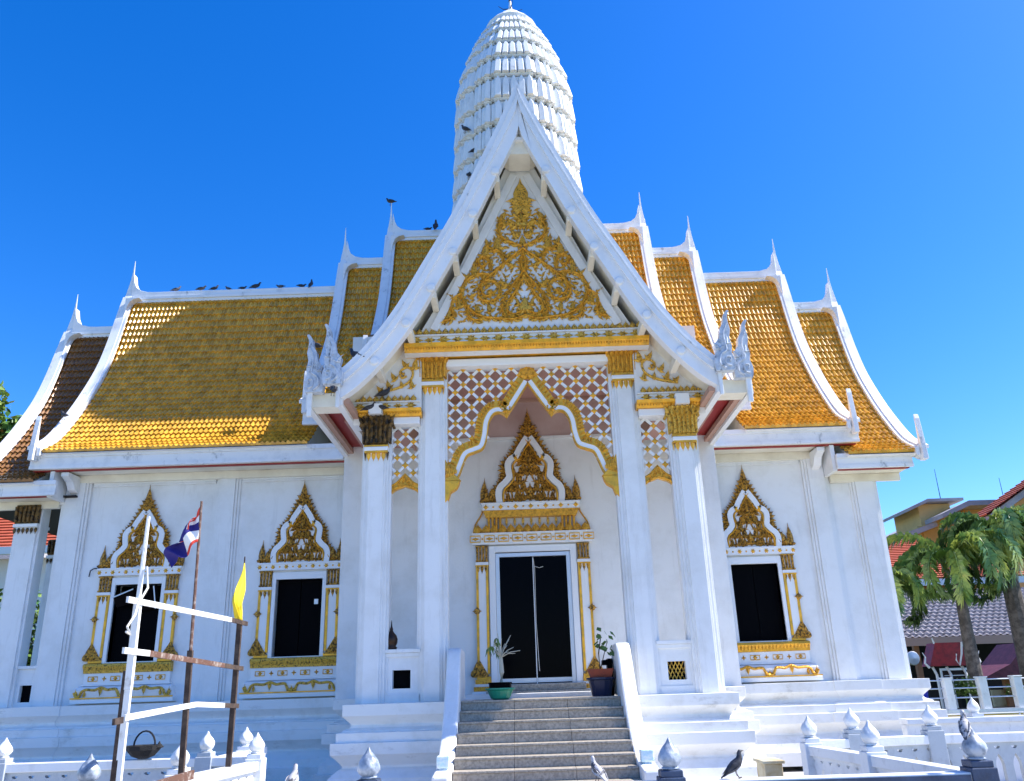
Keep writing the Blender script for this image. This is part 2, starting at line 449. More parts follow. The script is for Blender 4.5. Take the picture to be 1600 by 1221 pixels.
# --- hall walls (with real window and door openings)
WINX = (-7.98, -4.72, 4.46)
def wall_with_holes(mb, x0, x1, y0, y1, z0, z1, holes):
    xs = sorted([x0, x1] + [h[0] for h in holes] + [h[1] for h in holes])
    for a, b2 in zip(xs, xs[1:]):
        hh = [h for h in holes if h[0] <= a + 1e-6 and h[1] >= b2 - 1e-6]
        if hh:
            h = hh[0]
            if h[2] > z0: mb.box(a, b2, y0, y1, z0, h[2])
            if h[3] < z1: mb.box(a, b2, y0, y1, h[3], z1)
        else: mb.box(a, b2, y0, y1, z0, z1)
HW = .47
b = MB(); wall_with_holes(b, -9.4, -3.5, 3.1, 3.35, .12, 4.75, [(x-HW, x+HW, .93, 2.42) for x in WINX[:2]])
b.build("hall_wall", WHITE, T)
b = MB(); wall_with_holes(b, 3.5, 5.95, 3.1, 3.35, .12, 4.75, [(WINX[2]-HW, WINX[2]+HW, .93, 2.42)])
b.build("hall_wall", WHITE, T)
b = MB(); wall_with_holes(b, -3.72, 3.7, 2.6, 2.85, .1, 7.5, [(-.78, .78, .28, 2.82)])
b.build("porch_back_wall", WHITE, T)
b = MB(); b.box(-9.4, 7.1, 7.0, 7.25, .12, 4.75); b.build("hall_wall", WHITE, T)
b = MB(); b.box(-9.4, -9.2, 3.36, 6.99, .12, 4.75); b.build("hall_wall", WHITE, T)
b = MB(); b.box(6.95, 7.12, 3.36, 6.99, .12, 4.75); b.build("hall_wall", WHITE, T)
b = MB(); b.box(6.1, 7.0, 3.08, 3.33, .12, 4.3); b.build("hall_wall", WHITE, T)
b = MB(); b.box(-9.1, 6.9, 3.9, 4.0, .2, 4.6); b.build("interior_screen", DARKROOM, T)
def pilaster(x0, x1, y0, z0, z1, nm="pilaster"):
    b = MB(); b.box(x0, x1, y0, 3.09, z0, z1)
    b.box(x0-.05, x0-.002, y0+.03, 3.092, z0+.002, z1-.002); b.box(x1+.002, x1+.05, y0+.03, 3.092, z0+.002, z1-.002)
    b.box(x0-.1, x0-.052, y0+.06, 3.094, z0+.004, z1-.004); b.box(x1+.052, x1+.1, y0+.06, 3.094, z0+.004, z1-.004)
    b.build(nm, WHITE, T, bevel=.004)
pilaster(-9.70, -9.32, 2.98, .155, 4.70)
pilaster(-6.47, -6.17, 3.01, .152, 4.70)
pilaster(5.80, 6.12, 2.98, .155, 4.70)
pilaster(6.74, 7.10, 2.99, .152, 4.27)
# lines around the wall panels
for x0, x1 in ((-9.18, -6.6), (-6.03, -3.75), (3.75, 5.66)):
    b = MB(); b.box(x0, x1, 3.05, 3.098, 4.50, 4.56); b.box(x0, x1, 3.07, 3.096, 4.46, 4.50)
    b.build("wall_moulding", WHITE, T, bevel=.004)
# porch end piers
for sx in (-1, 1):
    b = MB(); xs = sorted((sx*3.34, sx*3.72)); b.box(xs[0], xs[1], 2.2, 2.59, .10, 5.15)
    b.box(*sorted((sx*3.24, sx*3.338)), 2.26, 2.592, .102, 5.14)
    b.build("porch_pier", WHITE, T, bevel=.006)
# wall band at mid height behind the lattice
b = MB(); b.box(-3.2, 3.2, 2.555, 2.598, 5.05, 5.11); b.build("wall_moulding", WHITE, T)
b = MB(); b.box(-2.3, 2.3, 2.585, 2.597, 5.112, 5.92); b.build("wall_bounce_tint", BOUNCEW, T)  # thin panel that carries the painted bounce tint

# --- eave fascias and soffits
def fascia(x0, x1, y, z0, z1, nm="eave_fascia"):
    b = MB(); b.box(x0, x1, y, y+.06, z0, z1)
    b.box(x0-.001, x1+.001, y-.03, y-.002, z1-.09, z1+.004); b.box(x0-.001, x1+.001, y-.015, y-.001, z0+.0, z0+.07)
    return b.build(nm, WBARGE, T, bevel=.004)
fascia(-10.2, -3.78, 2.36, 4.70, 5.03)
fascia(3.72, 6.72, 2.36, 4.70, 5.03)
fascia(-11.6, -9.6, 2.38, 4.16, 4.46)
fascia(6.2, 7.72, 2.38, 4.16, 4.46)
fascia(-4.62, -3.66, 2.22, 5.42, 5.78)
fascia(3.66, 4.58, 2.22, 5.42, 5.78)
for x0, x1, z, y in ((-10.18, -3.76, 4.70, 2.43), (3.70, 6.70, 4.70, 2.43), (-11.58, -9.8, 4.18, 2.45), (6.22, 7.70, 4.18, 2.45)):
    b = MB(); b.box(x0, x1, y, 3.095, z, z+.03); b.build("eave_soffit", CREAM, T)
    b = MB(); b.box(x0+.02, x1-.02, y+.03, y+.12, z-.025, z-.002); b.build("soffit_stripe", RED, T)
    b = MB(); b.box(x0+.02, x1-.02, 2.972, 3.06, z-.16, z-.004); b.build("soffit_trim", CREAM, T)
for x0, x1 in ((6.13, 6.215), (-9.80, -9.715)):
    b = MB(); b.box(x0, x1, 2.46, 3.07, 4.14, 4.69); b.build('eave_closer', WHITE, T)
# brackets at wing corners
for x in (-9.52, 5.96):
    s = -1 if x < 0 else 1
    b = MB(); b.prism_x([(2.98, 4.66), (2.5, 4.66), (2.5, 4.58), (2.7, 4.5), (2.82, 4.36), (2.98, 4.3)], x-.08, x+.08); b.build("eave_bracket", WHITE, T, bevel=.01)
    b = MB(); b.prism_y([(x+s*.1, 4.4), (x+s*.42, 4.4), (x+s*.40, 4.32), (x+s*.26, 4.30), (x+s*.2, 4.2), (x+s*.1, 4.18)], 3.0, 3.08); b.build("eave_bracket", WHITE, T, bevel=.01)

# --- tiled roofs over the wings
RY = 5.2
MP = [(0.0, 0.0), (.20, .62), (.47, 1.50), (.79, 2.30), (1.27, 3.12), (1.77, 3.83), (2.36, 4.52), (2.87, 4.87), (2.95, 4.92)]
def profile(scale=1.0, n=60):
    pts = smooth_path([(a, bb*scale) for a, bb in MP], 8)
    return [(p[0], p[1]) for p in pts]
def resample(pts, step):
    L = [0.0]
    for a, bb in zip(pts, pts[1:]): L.append(L[-1] + math.hypot(bb[0]-a[0], bb[1]-a[1]))
    n = max(2, round(L[-1]/step)); out = []
    for k in range(n+1):
        t = L[-1]*k/n; i = 0
        while i < len(L)-2 and L[i+1] < t: i += 1
        f = (t-L[i])/(L[i+1]-L[i]); a, bb = pts[i], pts[i+1]
        out.append((a[0]+(bb[0]-a[0])*f, a[1]+(bb[1]-a[1])*f))
    return out
WAVE = [0.0, .024, .033, .024, 0.0, -.006]
PITCH = .107
def tile_course(mb, x0, x1, p, q, side, ry, zr, lift=.042, seed=0):
    """one course of wavy tiles between profile points p (upper) and q (lower)"""
    nx = max(1, round((x1-x0)/PITCH)); k = len(WAVE); dx = (x1-x0)/nx/k
    dy, dz = q[0]-p[0], -(q[1]-p[1]); L = math.hypot(dy, dz); ny, nz = -dz/L, dy/L
    r = random.Random(seed); vs = []
    offs = [r.uniform(-.004, .004) for _ in range(nx+1)]
    for i in range(nx*k+1):
        x = x0+dx*i; h = WAVE[i % k]; lf = lift + offs[i//k]
        vs += [(x, ry+side*(p[0]+ny*h), zr-p[1]+nz*h),
               (x, ry+side*(q[0]+ny*(h+lf)), zr-q[1]+nz*(h+lf)),
               (x, ry+side*(q[0]+ny*(-.006)), zr-q[1]+nz*(-.006))]
    fs = []
    for i in range(nx*k):
        o = 3*i; fs += [(o, o+1, o+4, o+3), (o+1, o+2, o+5, o+4)]
    mb.add(vs, fs)
def wing_roof(x0, x1, zr, zscale=1.0, individual=0, nm="wing_roof", tm=None):
    tm = tm or TILE
    prof = profile(zscale); cs = resample(prof, .205)
    core = MB(); poly = [(RY-a-.0, zr-bb-.03) for a, bb in cs][::-1] + [(RY+a, zr-bb-.03) for a, bb in cs[1:]]
    poly += [(RY+2.7, zr-MP[-1][1]*zscale-.06), (RY-2.7, zr-MP[-1][1]*zscale-.06)]
    core.prism_x(poly, x0+.03, x1-.03)
    roof = core.build(nm, WHITE, T)
    fr = MB(); n = len(cs)-1
    for k in range(n - individual): tile_course(fr, x0, x1, cs[k], cs[k+1], -1, RY, zr, seed=k)
    fr.build("roof_tiles", tm, roof, kind='stuff')
    bk = MB()
    for k in range(0, n): tile_course(bk, x0, x1, cs[k], cs[k+1], 1, RY, zr, seed=k+99)
    bk.build("roof_tiles", TILE, roof, kind='stuff')
    if individual:
        nx = round((x1-x0)/PITCH); dx = (x1-x0)/nx; made = {}
        for k in range(n-individual, n):
            p, q = cs[k], cs[k+1]
            one = MB(); tile_course(one, 0, PITCH*.995, p, q, -1, 0, 0, seed=k); me = one.mesh("roof_tile", TILE)
            for i in range(nx):
                link_mesh("roof_tile", me, roof, (x0+dx*i + rnd.uniform(-.001, .001), RY + rnd.uniform(-.002, .002), zr + rnd.uniform(-.003, .003)))
    return roof, prof
def offset_profile(prof, ry, zr, off):
    out = []
    for k in range(len(prof)):
        a = prof[max(k-1, 0)]; bb = prof[min(k+1, len(prof)-1)]
        dy, dz = bb[0]-a[0], -(bb[1]-a[1]); L = math.hypot(dy, dz)
        out.append((prof[k][0] - dz/L*off, zr-prof[k][1] + dy/L*off))
    return out
def gable_barge(x, sgn, zr, prof, hook=True, tall=.95, w=.30, tip=None):
    """white bargeboard round a wing gable in the plane x, its horn at the apex and hooks at the feet"""
    up = offset_profile(prof, 0, zr, .13); lo = offset_profile(prof, 0, zr, .13-w)
    x0, x1 = (x-.02, x+.14) if sgn > 0 else (x-.14, x+.02)
    for side in (-1, 1):
        b = MB()
        U_ = [(max(0.0, a), z) for a, z in up if a > .02]; L_ = [(max(0.0, a), z) for a, z in lo if a > .02]
        U_ = [(0, U_[0][1]+.30)] + U_; L_ = [(0, zr-.45)] + L_
        poly = [(RY+side*a, z) for a, z in U_] + [(RY+side*a, z) for a, z in L_[::-1]]
        b.prism_x(poly, x0, x1)
        o = b.build("bargeboard", WBARGE, T, bevel=.01)
        # raised outer lip
        b = MB(); lip = [(RY+side*a, z) for a, z in U_[1:]] + [(RY+side*a*.995, z-.07) for a, z in U_[1:][::-1]]
        xa, xb = (x1+.002, x1+.045) if sgn > 0 else (x0-.045, x0-.002)
        b.prism_x(lip, xa, xb); b.build("barge_lip", WBARGE, o, bevel=.006)
        # inner step toward the tiles
        xa, xb = (x0-.07, x0-.002) if sgn > 0 else (x1+.002, x1+.07)
        b = MB(); st = [(RY+side*a, z-.04) for a, z in U_[1:]] + [(RY+side*a, z-.2) for a, z in U_[1:][::-1]]
        b.prism_x(st, xa, xb); b.build("barge_step", WBARGE, o)
        if hook:
            a, z = up[-1]; yb = RY+side*a
            pl = [(yb+side*.06, z-.30), (yb-side*.12, z-.30), (yb-side*.14, z-.02), (yb-side*.055, z+.16), (yb-side*.035, z+.42), (yb-side*.03, z+.66), (yb+side*.0, z+.56), (yb+side*.025, z+.3), (yb+side*.05, z+.02)]
            b = MB(); b.prism_x(pl, x0+.03, x1-.03); b.build("eave_horn", WBARGE, o, bevel=.008)
    zt = up[1][1]
    hz = zt + tall
    b = MB(); xm = (x0+x1)/2
    # horn: tapering spike, four sided
    prof_h = [(.11, -.55), (.11, -.1), (.10, .10), (.078, .30), (.055, .48), (.024, tall*.8), (.006, tall*1.25)]
    prof_h = smooth_path(prof_h, 3)
    vs = []
    for hw, dz in prof_h:
        vs += [(xm-hw, RY-hw*.9, zt+dz-.1), (xm+hw, RY-hw*.9, zt+dz-.1), (xm+hw, RY+hw*.9, zt+dz-.1), (xm-hw, RY+hw*.9, zt+dz-.1)]
    fs = [(4*k+i, 4*k+(i+1) % 4, 4*k+4+(i+1) % 4, 4*k+4+i) for k in range(len(prof_h)-1) for i in range(4)]
    b.add(vs, fs); b.build("apex_horn", WBARGE, T, bevel=.004)
def ridge(x0, x1, zr, left_web, right_web):
    """ridge cap with a concave web rising to the horn at either end"""
    zt = zr+.17; poly = [(x0, zr-.12), (x1, zr-.12)]
    arc = [(0, .55), (.05, .30), (.12, .15), (.24, .055), (.42, .01), (.6, 0)]
    if right_web: poly += [(x1-d, zt+h) for d, h in arc]
    else: poly += [(x1, zt)]
    if left_web: poly += [(x0+d, zt+h) for d, h in arc[::-1]]
    else: poly += [(x0, zt)]
    b = MB(); b.prism_y(poly, RY-.10, RY+.10)
    o = b.build("ridge_cap", WBARGE, T, bevel=.008)
    b = MB(); b.box(x0+.02, x1-.02, RY-.135, RY-.102, zr-.04, zr+.03); b.build("ridge_moulding", WBARGE, o)
    # curved white corner below the cap beside the barge
    b = MB()
    for on, xx, s in ((left_web, x0, 1), (right_web, x1, -1)):
        if on:
            b.prism_y([(xx, zr-.1), (xx+s*.34, zr-.1), (xx+s*.2, zr-.13), (xx+s*.11, zr-.20), (xx+s*.06, zr-.32), (xx+s*.03, zr-.5), (xx, zr-.6)], RY-.34, RY-.13)
    if b.v: b.build("ridge_corner", WBARGE, o)
for x0, x1, zr, zs, sides, ind in ((-10.02, -4.5, 9.90, .99, (-1,), 5), (4.4, 6.55, 9.90, .99, (1,), 0),
                              (-11.4, -10.0, 8.98, .925, (-1,), 0), (6.4, 7.82, 8.98, .925, (1,), 0),
                              (-4.52, -3.3, 10.68, .985, (-1,), 0), (3.2, 4.42, 10.68, .985, (1,), 0),
                              (-3.32, 0, 11.45, .985, (-1,), 0), (0, 3.2, 11.45, .985, (1,), 0)):
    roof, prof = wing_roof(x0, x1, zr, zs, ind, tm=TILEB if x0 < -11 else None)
    gx = x0 if sides[0] < 0 else x1
    gable_barge(gx, sides[0], zr, prof, True, 1.0)
    ridge(x0+.0, x1-.0, zr, sides[0] < 0, sides[0] > 0)

# --- porch roof (runs front to back)
PP = [(0, 11.05), (.42, 10.02), (.86, 9.05), (1.28, 8.15), (1.75, 7.28), (2.22, 6.42), (2.65, 5.80), (3.05, 5.36), (3.35, 5.12)]
PPs = smooth_path(PP, 5)
def pnorm(k, P=PPs):
    a = P[max(k-1, 0)]; c = P[min(k+1, len(P)-1)]; dx, dz = c[0]-a[0], c[1]-a[1]; L = math.hypot(dx, dz); return (-dz/L, dx/L)
def poff(off, P=PPs):
    out = []
    for k, q in enumerate(P):
        nx, nz = pnorm(k, P); out.append((max(0.0, q[0]-nx*off), q[1]-nz*off if q[0] > 0 else q[1]-off/abs(nx)))
    return out
o0, o1, o2, o3 = poff(0), poff(.20), poff(.40), poff(.30)
for sx in (-1, 1):
    b = MB(); b.prism_y([(sx*a, z) for a, z in o0] + [(sx*a, z) for a, z in o1[::-1]], -1.10, -.86)
    bb = b.build("bargeboard", WGABLE, T, bevel=.012)
    b = MB(); b.prism_y([(sx*a, z) for a, z in poff(.192)] + [(sx*a, z) for a, z in o2[::-1]], -1.04, -.84)
    b.build("barge_moulding", WGABLE, bb, bevel=.02)
    b = MB(); b.prism_y([(sx*a, z) for a, z in poff(.085)] + [(sx*a, z) for a, z in poff(.11)[::-1]], -1.115, -1.102)
    b.build("barge_line", WBARGE, bb)
    # roof slab with tiles on top and cream soffit below
    b = MB(); b.prism_y([(sx*a, z) for a, z in poff(.05)] + [(sx*a, z) for a, z in poff(.22)[::-1]], -.855, 5.2)
    slab = b.build("porch_roof", CREAM, T)
    b = MB(); L = [(a, z) for a, z in poff(.04)]; cs = resample([(a, z) for a, z in L], .21)
    for k in range(len(cs)-1):
        p, q = cs[k], cs[k+1]; dx, dz = q[0]-p[0], q[1]-p[1]; LL = math.hypot(dx, dz); nx, nz = -dz/LL, dx/LL
        ny_ = round(5.9/.107); vs = []
        for i in range(ny_*4+1):
            y = -.85 + 5.9*i/(ny_*4); h = (0, .016, .02, .012)[i % 4]
            vs += [(sx*(p[0]+nx*h), y, p[1]+nz*h), (sx*(q[0]+nx*(h+.024)), y, q[1]+nz*(h+.024)), (sx*(q[0]-nx*.006), y, q[1]-nz*.006)]
        fs = []
        for i in range(ny_*4): o = 3*i; fs += [(o, o+1, o+4, o+3), (o+1, o+2, o+5, o+4)]
        b.add(vs, fs)
    b.build("roof_tiles", TILE, slab, kind='stuff')
    # purlins with ringed ends
    for a, z in ((.44, 9.07), (.86, 8.2), (1.22, 7.45), (1.61, 6.75), (2.03, 6.10), (2.55, 5.42)):
        pb = MB(); pb.box(-.055, .055, 0, .62, -.075, .075)
        pu = pb.build("purlin", CREAM, T, loc=(sx*a, -.88, z-.02), bevel=.012)
        ring = MB(); R0 = .066
        ring.lathe([(R0, 0), (R0+.012, .02), (R0+.012, .14), (R0, .16), (R0*.7, .165)], n=18)
        ring.build("purlin_cap", WBARGE, pu, loc=(sx*a+sx*.02, -.92, z+.02), rot=(PI/2, 0, 0), smooth=False)
    # side eave: two beams running back, red boarded soffit between
    for xx, y0, z, ww in ((3.10, -1.0, 4.80, .10), (3.64, -.84, 4.80, .10)):
        b = MB(); b.box(*sorted((sx*xx, sx*(xx+ww))), y0, 2.3, z-.10, z+.16); b.build("eave_beam", TRIM, T, bevel=.006)
        b = MB(); b.box(*sorted((sx*(xx-.10), sx*(xx-.002))), y0+.12, 2.3, z-.04, z+.05); b.build("eave_beam_trim", PINK, T)
    b = MB(); b.box(*sorted((sx*3.21, sx*3.63)), -.48, 2.3, 4.90, 4.95); b.build("porch_soffit", RED, T)
    b = MB(); b.box(*sorted((sx*2.86, sx*3.09)), .10, 2.19, 4.895, 4.945); b.build("porch_soffit", RED, T)
    b = MB(); b.box(*sorted((sx*3.21, sx*3.63)), -.86, -.5, 4.72, 4.96); b.build("eave_end_block", CREAM, T)
    b = MB(); b.box(*sorted((sx*3.12, sx*3.18)), -1.12, -1.06, 4.62, 5.02); b.build("eave_bracket", WBARGE, T, bevel=.01)
    b = MB(); b.box(*sorted((sx*3.60, sx*3.68)), -1.0, -.93, 4.52, 5.0); b.build("eave_bracket", WBARGE, T, bevel=.01)
    # serpent-headed finials at the barge feet
    for kx, (xx, yy, zz, sc) in enumerate(((3.24, -1.16, 5.0, .93), (3.58, -.98, 4.93, .90))):
        nb = MB(facade(sx*xx, yy+.10, zz, sx, sc))
        outl = [(-.17, 0), (-.19, .22), (-.13, .38), (-.16, .50), (-.06, .62), (-.03, .80), (.04, .92), (.06, 1.06), (.13, 1.16), (.17, 1.14), (.13, 1.05), (.13, .92), (.15, .78), (.12, .62), (.15, .46), (.13, .34), (.17, .22), (.17, .10), (.15, 0)]
        ol = smooth_path(outl, 2)
        nb.prism(ol, lambda u, v: (u, v, 0), lambda u, v: (u, v, .15))
        nb.half_round(smooth_path([(0, .04), (-.10, .14), (-.06, .3), (.04, .38), (.03, .52), (.02, .7), (.10, .9)], 5), .05, .02, .15, .035)
        nb.half_round(smooth_path([(.10, .08), (.02, .12), (.02, .24), (.10, .24), (.08, .16)], 5), .04, .02, .15, .03)
        nb.flame(-.08, .40, 1.8, .20, .07, .8, .15, .03); nb.flame(.06, .5, 1.2, .2, .06, .6, .15, .03)
        nb.build("naga_finial", NAGAM, T, bevel=.006)

# --- pediment
b = MB(); tri = [(0, 10.35), (.55, 9.0), (1.2, 7.5), (1.9, 6.25), (2.18, 5.86)]
b.prism_y([(-a, z) for a, z in tri[::-1]] + tri[1:], -.30, -.10)
ped = b.build("pediment", WHITE, T)
for sx in (-1, 1):
    b = MB(); b.prism_y([(sx*a, z) for a, z in ((1.90, 6.1), (2.25, 6.1), (2.45, 5.85), (3.0, 5.25), (3.15, 5.0), (3.15, 4.9), (1.90, 4.9))], -.06, .06)
    b.build("corner_panel", WHITE, ped)
b = MB(); b.prism_y([(-.5, 9.85), (0, 10.95), (.5, 9.85), (.2, 9.58), (-.2, 9.58)], -.86, -.32); b.build('apex_gusset', CREAM, ped)
b = MB(facade(0, -.86, 0)); b.flame(0, 10.0, PI/2, .34, .16, 0, .0, .05); b.prism([(-.20, 9.90), (.20, 9.90), (.17, 9.84), (-.17, 9.84)], lambda u, v: (u, v, 0), lambda u, v: (u, v, .08)); b.build('apex_ornament', WBARGE, ped)
for sx in (-1, 1):        # sloping white border inside the soffit
    b = MB(facade(0, -.30, 0, sx)); b.ribbon([(.19, 9.53), (.45, 8.95), (1.0, 7.8), (1.72, 6.32)], 0, .15, .002, .05)
    b.build("pediment_border", WHITE, ped, bevel=.01)
STEMS = {
'B': [(0.01,7.931),(0.192,8.008),(0.36,8.11),(0.442,8.271),(0.413,8.427),(0.372,8.533)],
'C': [(0.008,7.88),(0.181,7.732),(0.396,7.547),(0.579,7.374),(0.734,7.236),(0.834,7.085)],
'F': [(0.001,7.83),(-0.037,7.614),(-0.007,7.446),(0.104,7.261),(0.257,7.059),(0.379,6.844),(0.414,6.65),(0.35,6.509)],
'D': [(0.608,7.35),(0.786,7.382),(0.988,7.308),(1.111,7.156),(1.143,6.976),(1.079,6.784),(0.933,6.614),(0.74,6.51),(0.449,6.473),(0.218,6.451),(-0.01,6.523)],
'E': [(1.144,6.992),(1.285,6.905),(1.338,6.742),(1.293,6.584),(1.358,6.486),(1.48,6.455)],
'G': [(1.014,6.755),(1.033,6.594),(0.954,6.47),(0.823,6.459)],
'T': [(0.003,7.314),(0.085,7.147),(0.194,6.948),(0.304,6.782),(0.318,6.637),(0.222,6.546),(0.107,6.582),(-0.007,6.634)],
'H': [(0.339,7.599),(0.384,7.747),(0.469,7.862),(0.557,7.841),(0.591,7.924)],
'I': [(0.611,7.422),(0.604,7.588),(0.67,7.719),(0.775,7.732),(0.829,7.646),(0.794,7.547),(0.72,7.534),(0.703,7.601)],
'R': [(0.841,7.052),(0.819,6.907),(0.698,6.825),(0.54,6.853),(0.45,6.986),(0.475,7.148),(0.602,7.241),(0.733,7.213),(0.785,7.087),(0.749,6.958),(0.645,6.93),(0.577,7.014)],
}
for sx in (-1, 1):
    sb = MB(facade(0, -.305, 0, sx)); lb = MB(facade(0, -.305, 0, sx))
    for key, pts in STEMS.items():
        sp = smooth_path(pts, 6)
        sb.half_round(sp, .052, .036, 0, .07)
        acc = 0.0; side = 1
        for k in range(1, len(sp)):
            dx, dz = sp[k][0]-sp[k-1][0], sp[k][1]-sp[k-1][1]; acc += math.hypot(dx, dz)
            if acc > .075:
                acc = 0; side = -side; a = math.atan2(dz, dx)
                lb.leaf(sp[k][0], sp[k][1], a+side*.75, .16, .075, side*-.9, .008, .065)
                lb.leaf(sp[k][0]-dx, sp[k][1]-dz, a+side*1.2, .10, .055, side*.9, .012, .035)
                lb.leaf(sp[k][0], sp[k][1], a-side*1.0, .09, .05, side*.9, .01, .03)
    for u, v, a, L, W, bd in ((.30, 8.36, .7, .24, .12, .9), (.10, 8.36, .5, .26, .13, .6), (.06, 8.15, .4, .22, .11, .7), (.48, 7.86, 1.5, .34, .13, .35), (.62, 7.95, 1.0, .20, .08, .4),
                              (.70, 7.72, 1.5, .32, .13, .3), (.88, 7.32, 1.2, .30, .12, .5), (1.02, 7.3, .5, .24, .1, .7), (1.10, 7.05, .4, .2, .09, .6), (1.18, 6.7, 1.2, .26, .11, .5), (1.38, 6.5, 1.5, .24, .10, .4),
                              (1.30, 6.93, .3, .14, .07, .6), (.40, 8.5, 1.9, .22, .1, .3), (.3, 7.1, 1.0, .22, .1, -.6), (.18, 7.5, .9, .2, .09, -.6), (.3, 7.7, 1.9, .16, .08, .5), (.62, 6.6, 1.1, .2, .09, .6), (.85, 6.6, 1.6, .2, .09, -.6),
                              (.60, 7.02, -1.2, .16, .08, 1.2), (.66, 7.1, .8, .14, .07, 1.0), (.1, 6.72, 1.0, .16, .07, .5), (1.0, 6.9, 2.2, .18, .08, .6), (.86, 7.56, .2, .12, .07, 1.2), (.2, 6.5, .3, .16, .06, .5), (.75, 7.28, 2.0, .16, .07, .5)):
        lb.flame(u, v, a, L*1.15, W*1.3, bd, .01, .07)
    allp = [q for pts in STEMS.values() for q in smooth_path(pts, 5)]
    fr_ = random.Random(3)
    for gi in range(26):
        for gj in range(40):
            u, v = .05+gi*.088+(gj % 2)*.044, 6.47+gj*.098
            if u > .05+(9.15-v)*.535: continue
            if min((u-a)**2+(v-b_)**2 for a, b_ in allp) < .0052: continue
            a = fr_.choice((1.3, 1.9, .6, 2.4, 1.57)); lb.leaf(u, v-.03, a, .105, .055, fr_.choice((-1.4, 1.4)), .0, .045, 4); lb.leaf(u+.02, v-.02, a+1.2, .06, .036, 1.2, .0, .04, 3)
    sb.build("scrollwork_stem", GOLD, ped); lb.build("scrollwork_leaf", GOLDD, ped)
lb = MB(facade(0, -.305, 0))
for z, L, W in ((8.86, .56, .34), (8.80, .42, .24), (8.66, .32, .42), (8.45, .22, .2), (8.30, .18, .12)):
    lb.flame(0, z, PI/2, L, W, 0, .01+.01*(9-z), .06)
for s in (-1, 1):
    for z, a, L, W in ((8.70, .5, .26, .13), (8.62, .9, .24, .12), (8.80, .95, .28, .12), (8.92, 1.15, .28, .1), (8.56, .1, .22, .11), (8.50, .7, .16, .1)):
        lb.leaf(s*.03, z, PI/2 - s*(PI/2-a), L, W, s*.9, .02, .05)
lb.leaf(0, 7.95, PI/2, .26, .14, 0, .01, .05); lb.flame(0, 6.62, PI/2, .30, .2, 0, .02, .05); lb.flame(0, 6.6, PI/2, .2, .3, 0, .03, .05)
lb.flame(0, 7.22, PI/2, .22, .12, 0, .02, .04); lb.box(-.09, .09, 8.36, 8.42, 0, .05)
lb.build("scrollwork_crest", GOLDD, ped)

# --- cornices
def lotus_row(mb, x0, x1, z, h, w):
    n = max(1, round((x1-x0)/w)); d = (x1-x0)/n
    for i in range(n):
        u = x0+d*(i+.5); mb.leaf(u, z, PI/2, h, d*1.15, 0, .01, .05, 6); mb.leaf(u, z, PI/2, h*.6, d*.6, 0, .05, .03, 4)
def medallions(mb, x0, x1, zc, h, w):
    n = max(1, round((x1-x0)/w)); d = (x1-x0)/n
    for i in range(n):
        u = x0+d*(i+.5)
        if i % 2 == 0:
            for k in range(8):
                a = 2*PI*k/8; mb.leaf(u, zc, a, h*.62 if abs(math.cos(a)) < .9 else h*.95, h*.5, 0, .004, .02, 3)
            mb.disc(u, zc, h*.34, .008, .025, 10)
        else:
            mb.disc(u, zc, h*.2, .004, .02, 6)
            for a in (0, PI): mb.leaf(u, zc, a, h*.75, h*.5, 0, .004, .02, 3)
            for a in (.9, 2.2, -.9, -2.2): mb.leaf(u, zc, a, h*.5, h*.3, 0, .004, .02, 3)
def dentils(mb, x0, x1, z0, z1, w):
    n = round((x1-x0)/w); d = (x1-x0)/n
    for i in range(n):
        u = x0+d*(i+.5); mb.leaf(u, z1, -PI/2, z1-z0, d*.95, 0, .002, .03, 3)
def cornice(x0, x1, zb, hs, yf, xs_leaf=None):
    """zb = bottom of gold band; hs = heights (gold band, medallion band, lotus row)"""
    hg, hm, hl = hs
    b = MB(); b.box(x0+.04, x1-.04, yf+.02, .10, zb+hg, zb+hg+hm)
    b.box(x0-.01, x1+.01, yf-.02, .11, zb+hg+hm*.86, zb+hg+hm*1.04); b.box(x0, x1, yf-.01, .105, zb+hg-.001, zb+hg+hm*.12)
    cn = b.build("cornice", WHITE, T, bevel=.004)
    b = MB(); b.prism_x([(yf-.09, zb+hg), (.1, zb+hg), (.1, zb), (yf+.02, zb), (yf-.02, zb+hg*.4), (yf-.07, zb+hg*.6)], x0-.04, x1+.04); b.build("cornice_gold_band", GOLDS, cn)
    b = MB(facade(0, yf-.03, 0)); dentils(b, x0-.02, x1+.02, zb+.01, zb+hg*.85, .05); b.build("cornice_leaf_row", GOLD, cn)
    b = MB(facade(0, yf+.02, 0)); medallions(b, x0+.04, x1-.04, zb+hg+hm*.5, hm*.80, .245); b.build("cornice_medallions", GOLDD, cn)
    b = MB(facade(0, yf+.03, 0)); lotus_row(b, x0+.05, x1-.05, zb+hg+hm*1.04, hl, .115); b.build("cornice_lotus_row", GOLDD, cn)
cornice(-2.13, 2.13, 5.87, (.14, .18, .14), -.34)
b = MB(); b.box(-1.55, 1.55, -.02, .30, 5.70, 5.838); b.build("lattice_beam", TRIM, T, bevel=.01)
